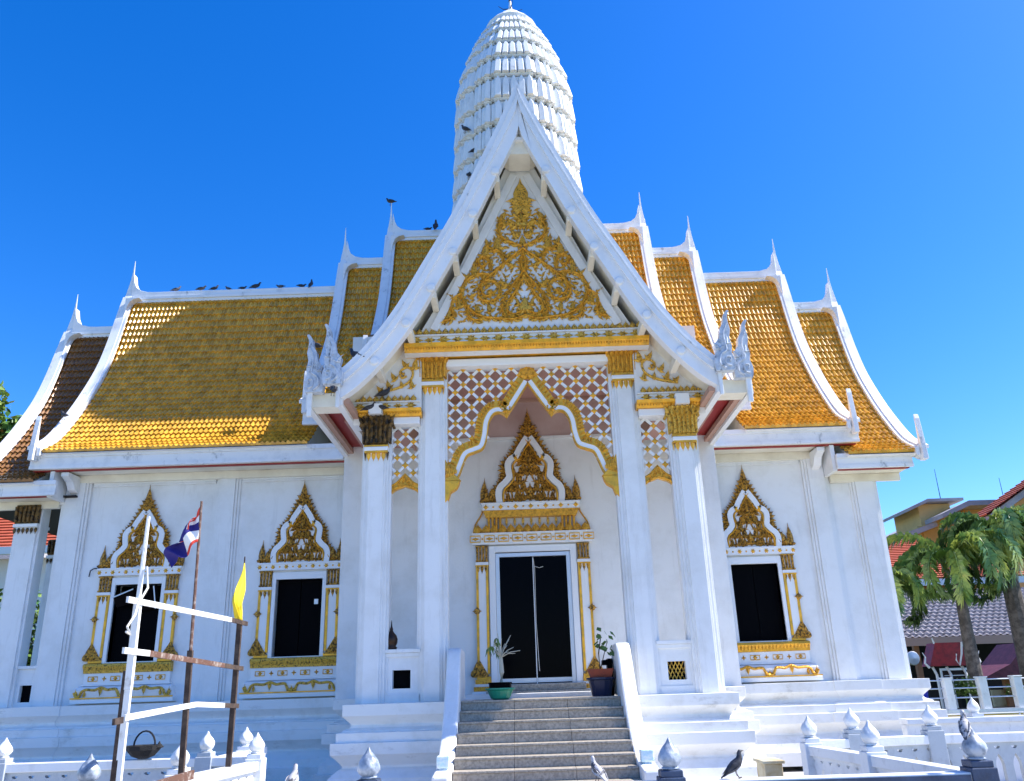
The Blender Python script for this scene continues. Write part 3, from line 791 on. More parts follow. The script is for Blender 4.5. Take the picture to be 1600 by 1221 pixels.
for sx in (-1, 1):
    x0, x1 = sorted((sx*1.93, sx*3.14))
    cornice(x0, x1, 4.77, (.12, .15, .13), -.10)
    b = MB(); b.box(*sorted((sx*1.93, sx*3.10)), -.04, .30, 4.64, 4.768); b.build("porch_beam", TRIM, T, bevel=.01)
    b = MB(facade(0, -.065, .09, sx))
    b.half_round(smooth_path([(2.66, 5.14), (2.35, 5.2), (2.12, 5.32), (2.05, 5.5), (2.15, 5.6), (2.28, 5.52), (2.25, 5.40), (2.16, 5.43)], 6), .05, .035, 0, .045)
    for u, v, a, L, W, bd in ((2.02, 5.55, 1.5, .26, .12, .4), (2.15, 5.6, .6, .2, .1, .7), (2.35, 5.36, .7, .2, .1, .6), (2.45, 5.2, .9, .2, .1, .6), (2.6, 5.16, .5, .16, .08, .6), (2.05, 5.2, 1.0, .18, .1, .8), (2.22, 5.22, .8, .16, .08, .8), (2.2, 5.46, .2, .1, .06, 1)):
        b.flame(u, v, a, L, W, bd, .01, .045)
    b.build("corner_scrollwork", GOLDD, ped)

# --- columns
def column(x, y, z1, hw, capz0, capz1, mcap=None):
    GOLDD_, GOLD_ = (mcap, mcap) if mcap else (GOLDD, GOLD)
    """shaft with stepped corners; gold capital of upright leaves; collar of hanging leaves"""
    b = MB(); h = hw
    k = .035
    b.prism_z([(-h+k, -h), (h-k, -h), (h-k, -h+k), (h, -h+k), (h, h), (-h, h), (-h, -h+k), (-h+k, -h+k)], .05, z1)
    b.prism_z([(-h-.05, -h+.07), (h+.05, -h+.07), (h+.05, h+.05), (-h-.05, h+.05)], .051, z1-.02)
    b.prism_z([(-h-.09, -h+.12), (h+.09, -h+.12), (h+.09, h+.02), (-h-.09, h+.02)], .052, z1-.03)
    c = b.build("column", WHITE, T, loc=(x, y+hw, 0), bevel=.005)
    # capital
    H = capz1-capz0
    cb = MB(); vs = []
    lv = [(.0, 1.0), (.03, 1.08), (.07, 1.0), (.5, 1.02), (.8, 1.12), (.95, 1.24), (1.0, 1.22)]
    for t, s in lv:
        q = (h+.03)*s; vs += [(-q, -q, capz0+H*t), (q, -q, capz0+H*t), (q, q, capz0+H*t), (-q, q, capz0+H*t)]
    fs = [(4*k2+i, 4*k2+(i+1) % 4, 4*k2+4+(i+1) % 4, 4*k2+4+i) for k2 in range(len(lv)-1) for i in range(4)] + [(24, 25, 26, 27), (3, 2, 1, 0)]
    cb.add(vs, fs)
    cb.build("capital", GOLDD_, c, loc=(x, y+hw, 0))
    lb = MB(facade(x, y-.035, 0))
    for i in range(5):
        u = (i-2)*h*.46
        lb.half_round([(u, capz0+.05), (u*1.02, capz0+H*.5), (u*1.12, capz0+H*.85)], .05, .075, 0, .05)
        lb.leaf(u*1.14, capz0+H*.66, PI/2, H*.40, .10, 0, .05, .05); 
        lb.leaf(u*1.14, capz0+H*.98, -PI/2, H*.12, .08, 0, .09, .03)
        lb.leaf(u, capz0+.02, PI/2, H*.3, .08, 0, .03, .03)
    for sd in (-1, 1):
        u = sd*(h+.05); lb.half_round([(u, capz0+.05), (u*1.02, capz0+H*.5), (u*1.12, capz0+H*.9)], .05, .08, -.02, .05)
        lb.leaf(u*1.12, capz0+H*.75, PI/2-sd*.3, H*.33, .09, -sd*.4, .03, .04)
    lb.build("capital_leaves", GOLD_, c, loc=(0, 0, 0))
    sd_ = MB()
    for s2 in (-1, 1):
        sd_.T = (lambda s2: (lambda u, v, d: (x+s2*(hw+.045+d), y+hw+u, v)))(s2)
        for i in range(5):
            u = (i-2)*h*.46
            sd_.half_round([(u, capz0+.05), (u*1.02, capz0+H*.5), (u*1.1, capz0+H*.85)], .05, .075, 0, .045)
            sd_.leaf(u*1.12, capz0+H*.66, PI/2, H*.40, .10, 0, .05, .05)
        for i in range(4): sd_.leaf((i-1.5)*h*.52, capz0-.11, -PI/2, .15, h*.5, 0, -.02, .03)
    sd_.build("capital_side_leaves", GOLD_, c)
    nb = MB(); q = h+.045; nb.box(x-q, x+q, y+hw-q, y+hw+q, capz0-.10, capz0-.03); nb.build("neck_ring", TRIM, c, bevel=.01)
    gb = MB(); q = h+.035; gb.box(x-q, x+q, y+hw-q, y+hw+q, capz0-.135, capz0-.102); gb.box(x-q-.01, x+q+.01, y+hw-q-.01, y+hw+q+.01, capz0-.028, capz0-.002); gb.build("neck_band", GOLDS, c)
    lb = MB(facade(x, y, 0))
    for i in range(4): lb.leaf((i-1.5)*h*.52, capz0-.12, -PI/2, .17, h*.56, 0, .0, .035)
    lb.build("collar_leaves", GOLDS, c)
for sx in (-1, 1):
    column(sx*1.71, 0, 6.02, .165, 5.45, 5.95)
    b = MB(); b.box(sx*1.71-.19, sx*1.71+.19, -.03, .36, 5.985, 6.06); b.build("impost_block", TRIM, T)
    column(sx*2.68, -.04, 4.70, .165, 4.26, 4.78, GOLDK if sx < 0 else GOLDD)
    b = MB(); b.box(sx*2.68-.12, sx*2.68+.12, -.235, .1, 4.785, 4.97); b.build("impost_block", TRIM, T)
    # wall panel between the columns with a square opening and a rail on top
    p0, p1 = sorted((sx*1.90, sx*2.49)); hx0, hx1 = sorted((sx*2.06, sx*2.35))
    b = MB(); wall_with_holes(b, p0, p1, .10, .26, .05, .80, [(hx0, hx1, .26, .54)])
    pn = b.build("porch_parapet", WHITE, T)
    b = MB(); b.box(p0, p1, .05, .31, .802, .86); b.box(p0, p1, .07, .29, .74, .80); b.build("parapet_coping", WHITE, pn, bevel=.006)
    b = MB(); b.box(p0, p1, .07, .098, .05, .17); b.build("parapet_skirting", WHITE, pn)
    b = MB(); b.box(hx0-.02, hx1+.02, .235, .25, .24, .56); b.build("parapet_grille_back", BLACK, pn)
    b = MB()
    xc, zc = (hx0+hx1)/2, .40
    for a in range(-2, 3):
        b.bar((xc+a*.06-.07, .215, zc-.14), (xc+a*.06+.07, .215, zc+.14), .012, .012) if sx > 0 else None
        b.bar((xc+a*.06+.07, .219, zc-.14), (xc+a*.06-.07, .219, zc+.14), .012, .012) if sx > 0 else None
    if b.v: b.build("parapet_grille", GOLDD, pn)

b = MB(); b.box(-2.3, 2.3, .34, 2.598, 5.93, 5.97); b.build("porch_ceiling", PINKC, T)
b = MB(); b.box(-2.28, 2.28, .46, .80, 5.90, 5.928); b.build("ceiling_border", RED, T)
for sx in (-1, 1):
    b = MB(); b.box(*sorted((sx*2.31, sx*3.34)), .34, 2.2, 4.84, 4.88); b.build("porch_ceiling", PINKC, T)
    b = MB(); b.box(*sorted((sx*2.31, sx*2.36)), .34, 2.598, 4.885, 5.925); b.build("porch_ceiling_side", PINK, T)
for yy in (.36, 2.50):
    b = MB(); b.box(-2.29, 2.29, yy, yy+.09, 5.86, 5.925); b.build("ceiling_trim", PINK, T)
# --- lattice screens and ogee arches
ARCH = smooth_path([(0.0, 5.42), (.19, 5.12), (.40, 4.80)], 5)[:-1] + smooth_path([(.40, 4.80), (.52, 4.87), (.64, 4.84), (.73, 4.68), (.77, 4.42), (.84, 4.22), (.98, 4.15), (1.12, 4.09), (1.20, 3.92), (1.28, 3.72), (1.38, 3.64), (1.50, 3.62)], 5)
def arch_z(x): return interp([(a, z) for a, z in ARCH], abs(x))
def in_main(u, v):
    return abs(u) < 1.49 and v < 5.72 and v > arch_z(u)+.10 and not (abs(u) < .5 and v < 5.42-abs(u)*1.55+.34)
h = .146
bars = MB(facade(0, .20, 0)); nodes = MB(facade(0, .20, 0))
def node(mb, u, v):
    for a in range(4): mb.leaf(u, v, a*PI/2, .062, .07, 0, .034, .022, 2)
    mb.disc(u, v, .034, .04, .022, 6)
for i in range(-13, 14):
    for j in range(0, 22):
        if (i+j) % 2: continue
        u, v = i*h, 3.66 + j*h
        for du in (-1, 1):
            u2, v2 = u+du*h, v+h
            mu, mv = (u+u2)/2, (v+v2)/2
            if in_main(mu, mv) and abs(u2) < 1.6 and abs(u) < 1.6:
                a = math.atan2(v2-v, u2-u); ca, sa = math.cos(a), math.sin(a); w2 = .023
                c1 = [(u-sa*w2, v+ca*w2), (u+sa*w2, v-ca*w2), (u2+sa*w2, v2-ca*w2), (u2-sa*w2, v2+ca*w2)]
                bars.prism(c1, lambda p, q: (p, q, 0 if du < 0 else .002), lambda p, q: (p, q, .03 if du < 0 else .032))
        if in_main(u, v) and abs(u) < 1.47: node(nodes, u, v)
ls = bars.build("lattice_screen", TRIM, T); nodes.build("lattice_rosettes", GOLDS, ls, kind='stuff')
for sx in (-1, 1):
    fr = facade(0, .20, 0, sx)
    b = MB(fr); P = ARCH
    b.ribbon(P, .09, 0, -.08, .05); arch = b.build("arch_band", TRIM, T)
    b = MB(fr); b.ribbon(P, 0, .018, -.08, .06); b.ribbon(P, .10, -.078, -.06, .058); b.build("arch_bead", GOLDS, arch)
    out = []
    for k in range(len(P)):
        a = P[max(k-1, 0)]; c = P[min(k+1, len(P)-1)]; dx, dz = c[0]-a[0], c[1]-a[1]; L = math.hypot(dx, dz); out.append((max(0, P[k][0]-dz/L*.14), P[k][1]+dx/L*.14))
    b = MB(fr); b.ribbon(P, .21, -.10, -.04, .04); b.build("arch_gold_band", GOLDS, arch)
    b = MB(fr); acc = 0
    for k in range(1, len(out)):
        dx, dz = out[k][0]-out[k-1][0], out[k][1]-out[k-1][1]; acc += math.hypot(dx, dz)
        if acc > .05:
            acc = 0; a = math.atan2(dz, dx); b.leaf(out[k][0], out[k][1], a+2.2, .10, .05, -1.0, .04, .035, 4); b.disc(out[k][0]+math.sin(a)*.02, out[k][1]-math.cos(a)*.02, .025, .04, .02, 6)
    b.flame(.40, 4.88, -PI/2, .18, .10, .0, .06, .04)
    b.build("arch_leaves", GOLD, arch)
    if sx > 0:
        b = MB(facade(0, .20, 0)); b.leaf(0, 5.46, PI/2, .52, .34, 0, .0, .08, 6); b.flame(0, 5.5, PI/2, .30, .22, 0, .05, .06); b.prism([(-.12, 5.38), (0, 5.52), (.12, 5.38), (.2, 5.5), (0, 5.78), (-.2, 5.5)], lambda u, v: (u, v, -.03), lambda u, v: (u, v, .03)); b.build('arch_crest', GOLD, arch)
    # corbel at the arch foot
    b = MB(fr); b.prism([(1.24, 3.62), (1.52, 3.62), (1.52, 3.22), (1.44, 3.30), (1.40, 3.42), (1.30, 3.48), (1.26, 3.55)], lambda u, v: (u, v, -.06), lambda u, v: (u, v, .12))
    b.prism([(1.22, 3.625), (1.53, 3.625), (1.53, 4.06), (1.44, 3.92), (1.34, 3.74)], lambda u, v: (u, v, -.04), lambda u, v: (u, v, .10))
    cb = b.build("arch_corbel", GOLDS, arch, bevel=.008)
    b = MB(fr); 
    for k in range(5): b.leaf(1.50-.045*k, 3.66+.02*k, PI/2+.25, .34-.06*k, .06, -.1, .10, .02)
    b.build("corbel_leaves", GOLD, arch)
    # side bay lattice and little arch
    bars = MB(fr); nodes = MB(fr); hh = .142
    for i in range(-2, 3):
        for j in range(0, 10):
            if (i+j) % 2: continue
            u, v = 2.20+i*hh, 3.66+j*hh
            for du in (-1, 1):
                u2, v2 = u+du*hh, v+hh
                if abs((u+u2)/2-2.2) < .24 and v > 3.6+.0 and v2 < 4.82 and (v+v2)/2 > 3.74 - abs((u+u2)/2-2.2)*.4:
                    a = math.atan2(v2-v, u2-u); ca, sa = math.cos(a), math.sin(a); w2 = .023
                    c1 = [(u-sa*w2, v+ca*w2), (u+sa*w2, v-ca*w2), (u2+sa*w2, v2-ca*w2), (u2-sa*w2, v2+ca*w2)]
                    bars.prism(c1, lambda p, q: (p, q, 0 if du < 0 else .002), lambda p, q: (p, q, .03 if du < 0 else .032))
            if abs(u-2.2) < .23 and v < 4.6 and v > 3.7: node(nodes, u, v)
    sl = bars.build("lattice_screen", TRIM, T); nodes.build("lattice_rosettes", GOLDS, sl, kind='stuff')
    ap = smooth_path([(1.94, 3.30), (1.97, 3.44), (2.04, 3.50), (2.12, 3.53), (2.20, 3.56)], 4)
    ap2 = ap + [(4.40-a, z) for a, z in ap[::-1][1:]]
    top = smooth_path([(1.92, 3.58), (2.04, 3.64), (2.12, 3.72), (2.20, 3.80)], 4); top2 = top + [(4.40-a, z) for a, z in top[::-1][1:]]
    b = MB(fr); b.prism(ap2 + top2[::-1], lambda u, v: (u, v, -.05), lambda u, v: (u, v, .05)); sa_ = b.build("side_arch", GOLDS, T, bevel=.008)
    b = MB(fr); b.half_round([(a, z-.03) for a, z in top2], .03, .03, .05, .03); b.half_round([(a, z+.03) for a, z in ap2], .03, .03, .05, .03)
    for k in range(2, len(top2)-2, 2): b.leaf(top2[k][0], top2[k][1]-.15, PI/2, .11, .06, .6 if k % 4 else -.6, .05, .03)
    b.build("side_arch_leaves", GOLD, sa_)

# --- ogee pediments over windows and door
OG = [(0, 1.0), (.06, .90), (.14, .80), (.22, .70), (.31, .60), (.39, .53), (.50, .47), (.545, .40), (.53, .32), (.57, .25), (.66, .20), (.72, .13), (.74, .03)]
WB = [(.02, .72), (.10, .655), (.19, .58), (.27, .49)]
WB2 = [(.26, .50), (.36, .475), (.42, .42), (.41, .34), (.40, .28), (.49, .215), (.58, .17), (.62, .10), (.60, 0.0)]
def ogee(parent, cx, y, z, W, H, dep=.07):
    """carved pediment: gold outer flames, white inner band, gold scrolls on white"""
    o = None
    S = lambda pts: [(a*W, bb*H) for a, bb in pts]
    b = MB(facade(cx, y, z)); half = S(smooth_path(OG, 3)); poly = [(-a, bb) for a, bb in half[::-1]] + half[1:]
    b.prism(poly, lambda u, v: (u, v, 0), lambda u, v: (u, v, dep*.4)); o = b.build("carved_pediment", GOLDA, parent)
    # white ground inside
    b = MB(facade(cx, y, z)); hf = S([(0, .74)] + WB + WB2[1:]); b.prism([(-a, bb) for a, bb in hf[::-1]] + hf[1:], lambda u, v: (u, v, dep*.4), lambda u, v: (u, v, dep*.5)); b.build("pediment_ground", TRIM, o)
    for sx in (-1, 1):
        fr = facade(cx, y, z, sx)
        b = MB(fr); b.ribbon(S(WB), .06*W*1.1, .06*W*.9, dep*.5, dep*1.1); b.ribbon(S(smooth_path(WB2, 4)), .068*W, .055*W, dep*.5, dep*1.1); b.build("white_band", TRIM, o)
        b = MB(fr); b.half_round(S([(a-.075, bb-.03) for a, bb in WB]), .035*W, .035*W, dep*.5, dep*.7); b.half_round(S([(a-.085, bb-.02) for a, bb in smooth_path(WB2, 4)]), .04*W, .05*W, dep*.5, dep*.7)
        b.leaf(.24*W, .52*H, -.6, .12*W, .10*W, -1.2, dep*.9, .03); b.disc(.27*W, .485*H, .05*W, dep*.9, .03)
        b.build("gold_bead", GOLDS, o)
        b = MB(fr); P = S(smooth_path([(a-.035, bb-.03) for a, bb in OG[1:]], 4)); acc = 0
        for k in range(1, len(P)):
            dx, dz = P[k][0]-P[k-1][0], P[k][1]-P[k-1][1]; acc += math.hypot(dx, dz)
            if acc > .055*max(1, W):
                acc = 0; a = math.atan2(dz, dx); b.leaf(P[k][0], P[k][1], a+2.3, .14*W, .10*W, -.9, dep*.4, .05, 4); b.disc(P[k][0]-math.sin(a)*-.02*W, P[k][1]+math.cos(a)*-.02*W, .035*W, dep*.4, .03, 6)
        b.build("edge_flames", GOLDA, o)
        b = MB(fr)     # ear at the foot
        b.leaf(.92*W, .0, PI/2-.02, .30*H, .17*W, .12, .0, .07, 6); b.leaf(.92*W, .0, PI/2+.1, .18*H, .15*W, .3, .03, .06); b.leaf(.74*W, .04*H, PI/2+.1, .19*H, .24*W, .3, .02, .07); b.leaf(.66*W, .05*H, PI/2+.3, .14*H, .18*W, .5, .03, .06)
        b.leaf(.56*W, .03*H, .0, .30*W, .14*W, .5, .02, .06); b.leaf(1.0*W, .03*H, PI-.1, .30*W, .12*W, -.5, .03, .06); b.leaf(.82*W, .02*H, PI/2+.2, .12*H, .14*W, .4, .04, .06)
        b.disc(.74*W, .10*H, .07*W, .03, .05); b.disc(.84*W, .05*H, .06*W, .02, .05)
        b.build("corner_flame", GOLDA, o)
        b = MB(fr)     # interior scrolls
        dd = dep*.5
        b.half_round(S(smooth_path([(.0, .02), (.07, .10), (.14, .18), (.06, .27), (.04, .36), (.12, .40), (.20, .37), (.18, .31), (.12, .32)], 4)), .04*W, .03*W, dd, .04)
        b.half_round(S(smooth_path([(.20, .0), (.20, .12), (.26, .20), (.33, .24), (.28, .3), (.22, .27)], 4)), .045*W, .03*W, dd, .04)
        b.half_round(S(smooth_path([(.36, 0), (.36, .10), (.44, .15), (.48, .10), (.42, .07)], 4)), .045*W, .03*W, dd, .04)
        for u, v, a, L, Wd, bd in ((.10, .30, 1.2, .16, .10, .8), (.22, .20, 1.5, .18, .11, .4), (.30, .12, 1.6, .16, .10, .5), (.12, .12, 1.3, .14, .1, .5), (.40, .12, 1.7, .14, .09, .4), (.26, .02, 1.5, .12, .09, .2), (.44, .02, 1.5, .10, .08, .2), (.13, .46, 1.9, .16, .10, .5), (.08, .52, 1.7, .16, .09, .4), (.16, .42, .8, .12, .08, 1.0), (.3, .3, 1.2, .10, .07, .6), (.15, .02, 1.5, .1, .08, .3)):
            b.flame(u*W, v*H, a, L*H*1.15, Wd*W*1.45, bd, dd, .06)
        b.build("scroll_relief", GOLDA, o)
    b = MB(facade(cx, y, z)); dd = dep*.5
    b.flame(0, .40*H, PI/2, .28*H, .20*W, 0, dd, .07); b.flame(0, .30*H, PI/2, .14*H, .16*W, 0, dd, .06); b.flame(0, .04*H, PI/2, .18*H, .2*W, 0, dd, .06); b.disc(0, .12*H, .08*W, dd, .06, 8); b.disc(0, .47*H, .06*W, dd, .07, 8)
    b.leaf(0, .72*H, PI/2, .36*H, .20*W, 0, dep*.4, .05, 6)
    for k in range(4): b.flame(0, (.72+.05*k)*H, PI/2, .12*H, (.22-.045*k)*W, 0, dep*.5, .05)
    b.tube([(0, .98*H, dep*.3), (0, 1.06*H, dep*.3)], .008, 5, .003)
    b.build("crest", GOLDA, o)
    return o
def framed_pilaster(parent, x0, x1, y, z0, z1, outer):
    """gold edged white strip with gold capital block and flared foot; outer = -1 left, +1 right"""
    H = z1-z0; w_ = x1-x0; xc = (x0+x1)/2
    b = MB(); b.box(x0+.02, x1-.02, y-.04, y, z0+.1, z1-.02); o = b.build("pilaster_strip", TRIM, parent)
    ch = min(.30, H*.21)
    b = MB(facade(xc, y, z1-ch)); n = 4
    for i in range(n): b.half_round([((i-1.5)*w_*.24, 0), ((i-1.5)*w_*.25, ch*.96)], w_*.2, w_*.24, .03, .05); b.leaf((i-1.5)*w_*.24, -.0, PI/2, ch*.4, w_*.22, 0, .06, .03)
    b.box(-w_*.52, w_*.52, ch*.93, ch, .0, .085) ; b.box(-w_*.5, w_*.5, -.01, .02, .0, .08)
    for i in range(3): b.leaf((i-1)*w_*.33, -.08, -PI/2, ch*.55, w_*.32, 0, .04, .03)
    b.build("pilaster_capital", GOLDA, o)
    b = MB(); b.box(x0-.01, x1+.01, y-.075, y, z1-ch-.07, z1-ch-.015); b.build("pilaster_neck", TRIM, o)
    b = MB(); b.box(x0, x0+w_*.2, y-.05, y-.001, z0+.1, z1-ch-.07); b.box(x1-w_*.2, x1, y-.05, y-.001, z0+.1, z1-ch-.07); b.box(x0-.01, x1+.01, y-.055, y-.001, z0, z0+.05); b.box(x0-.01, x1+.01, y-.062, y-.001, z1-ch-.10, z1-ch-.072); b.build("gold_edge", GOLDS, o)
    xo = x1 if outer > 0 else x0
    b = MB(facade(xo, y, z0, outer)); b.disc(-.01, H*.5, .062, .05, .035, 8); 
    for a in (PI/2, -PI/2, 0, PI): b.leaf(-.01, H*.5, a, .10, .05, 0, .05, .03)
    b.build("rosette", GOLDA, o)
    b = MB(facade(xo, y, z0, outer)); s_ = min(.34, H*.26)
    b.prism(smooth_path([(-w_*.95, .04), (.09, .04), (.12, .13), (.05, s_*.6), (-.04, s_*1.05)], 3), lambda u, v: (u, v, 0), lambda u, v: (u, v, .06))
    for k in range(5): b.leaf(-.045*k+.07, .06, PI/2+.22, s_*(1.0-.17*k), .085, .1, .06, .03)
    b.build("flared_foot", GOLDA, o)
def window(x, pane):
    y = 3.1
    b = MB()
    for a in ((-.545, -HW, .86, 2.56), (HW, .545, .86, 2.56), (-HW, HW, 2.42, 2.56), (-HW, HW, .86, .93)): b.box(a[0], a[1], -.05, .20, a[2], a[3])
    wn = b.build("window", TRIM, T, loc=(x, y, 0), bevel=.004)
    b = MB(); b.box(x-.84, x+.84, y-.09, y, 2.60, 2.74); b.box(x-.86, x+.86, y-.11, y, 2.715, 2.75); lt = b.build("lintel", TRIM, wn)
    b = MB(facade(x, y-.09, 0)); 
    n = 13
    for i in range(n):
        u = (i-6)*.135
        if abs(u) > .84: continue
        if i % 2 == 0: 
            for a in range(6): b.leaf(u, 2.665, a*PI/3, .05, .045, 0, 0, .02, 2)
            b.disc(u, 2.665, .03, .005, .02, 6)
        else: b.disc(u, 2.665, .02, 0, .012, 6)
    b.build("lintel_studs", GOLDS, wn)
    ogee(wn, x, y-.02, 2.75, .88, 1.60)
    for s in (-1, 1): framed_pilaster(wn, *sorted((x+s*.555, x+s*.81)), y, .92, 2.59, s)
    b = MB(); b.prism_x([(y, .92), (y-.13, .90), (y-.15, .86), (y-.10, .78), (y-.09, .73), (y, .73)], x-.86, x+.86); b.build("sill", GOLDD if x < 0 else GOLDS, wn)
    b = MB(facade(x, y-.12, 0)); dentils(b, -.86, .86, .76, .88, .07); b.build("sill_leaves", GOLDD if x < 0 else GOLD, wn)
    b = MB(); b.box(x-.84, x+.84, y-.075, y-.001, .52, .728); b.box(x-.87, x+.87, y-.10, y-.002, .50, .525); b.build("apron", TRIM, wn, bevel=.004)
    b = MB(facade(x, y-.075, 0))
    for i in range(-3, 4):
        u = i*.22
        if i % 2: b.ribbon([(u-.09, .585), (u+.09, .585), (u+.09, .665), (u-.09, .665), (u-.09, .585)], .008, .008, 0, .012); b.disc(u, .625, .035, 0, .02, 8)
        for a in range(4): b.leaf(u, .625, a*PI/2, .05, .04, 0, 0, .02, 2)
    b.build("apron_studs", GOLD, wn)
    b = MB(); vs = []; secs = [(-.06, .498, .90), (-.16, .47, .92), (-.20, .42, .94), (-.17, .33, .95), (-.16, .27, .97), (-.20, .255, .99), (-.20, .18, .99)]
    for dy, z, hw2 in secs: vs += [(x-hw2, y+dy, z), (x+hw2, y+dy, z), (x+hw2, y, z), (x-hw2, y, z)]
    b.add(vs, [(4*k+i, 4*k+(i+1) % 4, 4*k+4+(i+1) % 4, 4*k+4+i) for k in range(6) for i in range(4)] + [(0, 1, 2, 3), (27, 26, 25, 24)]); b.build("window_base", TRIM, wn)
    b = MB(facade(x, y-.19, 0))
    for s in (-1, 1):
        b.T = facade(x, y-.19, 0, s)
        b.half_round(smooth_path([(.0, .30), (.07, .33), (.12, .42), (.2, .43), (.3, .42), (.42, .46), (.54, .42), (.7, .43), (.78, .40), (.82, .32), (.88, .30), (.93, .38)], 4), .055, .05, 0, .045)
        b.leaf(.42, .47, -PI/2, .17, .09, 0, .02, .04); b.leaf(.88, .29, 1.2, .16, .08, .4, .0, .04); b.leaf(.74, .30, 1.9, .13, .07, -.5, 0, .04); b.leaf(.07, .29, 1.2, .10, .06, .5, 0, .04)
    b.leaf(0, .27, PI/2, .12, .09, 0, .0, .05)
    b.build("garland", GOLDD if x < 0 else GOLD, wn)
    b = MB(); b.box(x-.99, x+.99, y-.215, y-.201, .262, .285); b.build("base_line", GOLDS, wn)
    if pane == 'ajar':
        b = MB(); b.box(-HW+.02, .02, 0, .02, .95, 2.15); b.build("shutter", BLACK, wn, loc=(x, y+.10, 0))
        b = MB(); b.box(.04, HW-.02, 0, .02, .95, 2.15); b.build("shutter", BLACK, wn, loc=(x, y+.14, 0))
        b = MB(); b.box(-.02, .42, -.012, .012, -.24, .24); pn = b.build("tilted_pane", GLASS, wn, loc=(x-.02, y-.10, 2.12), rot=(.30, -.12, .38))
        b = MB(); b.box(-.40, .02, -.012, .012, -.02, .20); b.build("tilted_pane", GLASS, wn, loc=(x-.02, y-.08, 2.08), rot=(.30, -.22, -.15))
        b = MB(); b.bar((x-.46, y-.12, 2.16), (x-.04, y-.14, 2.32), .02, .02); b.bar((x+.36, y-.16, 2.36), (x+.43, y-.12, 1.92), .02, .02); b.build("pane_rail", ALU, wn)
    else:
        for s in (-1, 1):
            b = MB(); b.box(*sorted((s*.006, s*(HW-.005))), 0, .03, .935, 2.415); b.build("shutter", BLACK, wn, loc=(x, y+.13+.004*s, 0))
    b = MB()
    if x < 0 and pane != 'ajar': b.box(x+.28, x+.36, y+.12, y+.129, 1.93, 2.03); b.box(x+.29, x+.35, y+.116, y+.1195, 1.94, 2.02); b.build("notice_plate", ALU, wn)
    return wn
window(WINX[0], 'ajar'); window(WINX[1], 'shut'); window(WINX[2], 'shut')

# --- main doorway
y = 2.6
b = MB()
for a in ((-.86, -.74, .14, 2.86), (.74, .86, .14, 2.86), (-.74, .74, 2.74, 2.86)): b.box(a[0], a[1], -.07, .2, a[2], a[3])
dr = b.build("doorway", TRIM, T, loc=(0, y, 0), bevel=.005)
b = MB()
for a in ((-.735, -.66, .27, 2.72), (.66, .735, .27, 2.72), (-.66, .66, 2.65, 2.72)): b.box(a[0], a[1], y-.03, y+.08, a[2], a[3])
b.build("door_frame", ALU, dr)
for s in (-1, 1):
    b = MB(); b.box(*sorted((s*.012, s*.66)), 0, .03, .30, 2.65); dl = b.build("door_leaf", GLASS, dr, loc=(0, y+.04+.01*s, 0))
    b = MB(); b.box(*sorted((s*.012, s*.66)), -.01, -.001, .30, .38); b.build("kick_rail", ALU, dl, loc=(0, y+.04+.01*s, 0))
b = MB(); b.box(-.008, .008, y+.0, y+.03, .28, 2.62); b.build("door_edge", TRIM, dr)
b = MB(); b.tube([(.0, y-.03, 2.66), (.03, y-.02, 2.4), (.02, y-.02, 1.4), (.05, y-.03, .5)], .006, 5); b.tube([(.03, y-.03, 2.45), (.12, y-.03, 2.42), (.2, y-.02, 2.44)], .005, 4); b.build("hanging_cord", ROPE, dr)
b = MB(); b.box(-.95, .95, y-.45, y+.03, .051, .16); b.build("threshold", STEP, dr, bevel=.008)
b = MB(); b.box(-.9, .9, y-.2, y+.03, .161, .275); b.build("threshold", STEP, dr, bevel=.008)
for s in (-1, 1):
    framed_pilaster(dr, *sorted((s*.88, s*1.12)), y-.02, .38, 2.87, s)
    b = MB(); b.box(*sorted((s*.86, s*1.16)), y-.10, y-.001, .30, .38); b.box(*sorted((s*.85, s*1.19)), y-.13, y-.002, .17, .25); b.build("pilaster_base", GOLD, dr)
    b = MB(); b.box(*sorted((s*.85, s*1.17)), y-.09, y-.001, .252, .298); b.box(*sorted((s*.85, s*1.22)), y-.14, y-.001, .052, .168); b.build("pilaster_foot", TRIM, dr)
b = MB(); b.box(-1.18, 1.18, y-.13, y, 2.89, 3.11); b.box(-1.2, 1.2, y-.15, y, 3.085, 3.115); b.build("lintel", TRIM, dr)
b = MB(facade(0, y-.13, 0))
for i in range(-8, 9):
    u = i*.14
    if i % 2 == 0: b.ribbon([(u-.10, 2.94), (u+.10, 2.94), (u+.10, 3.06), (u-.10, 3.06), (u-.10, 2.94)], .01, .01, 0, .015); b.disc(u, 3.0, .035, 0, .02, 8); [b.leaf(u, 3.0, a, .08, .05, 0, 0, .018, 2) for a in (0, PI)]
    else: b.disc(u, 3.0, .022, 0, .015, 6)
b.build("lintel_studs", GOLDS, dr)
b = MB(facade(0, y-.10, 0)); lotus_row(b, -1.15, 1.15, 3.115, .19, .16); b.build("lotus_row", GOLD, dr)
b = MB(); b.box(-1.13, 1.13, y-.04, y, 3.112, 3.20); b.build("door_attic", GOLDD, dr)
b = MB(facade(0, y, 0))
b.prism([(-.90, 3.42), (.90, 3.42), (.96, 3.56), (-.96, 3.56)], lambda u, v: (u, v, .0), lambda u, v: (u, v, .14))
for s in (-1, 1):
    for k in range(4): b.half_round([(s*(.62+.075*k), 3.2), (s*(.62+.077*k), 3.5)], .05, .06, .08, .05)
    b.half_round(smooth_path([(s*1.16, 3.12), (s*1.12, 3.3), (s*1.0, 3.5), (s*.97, 3.6)], 4), .04, .03, 0, .05)
b.build("attic_piers", GOLD, dr)
b = MB(); 
for i in range(-3, 4): b.lathe([(.012, 3.26), (.028, 3.34), (.012, 3.42)], (i*.165, y-.07, 0), 6)
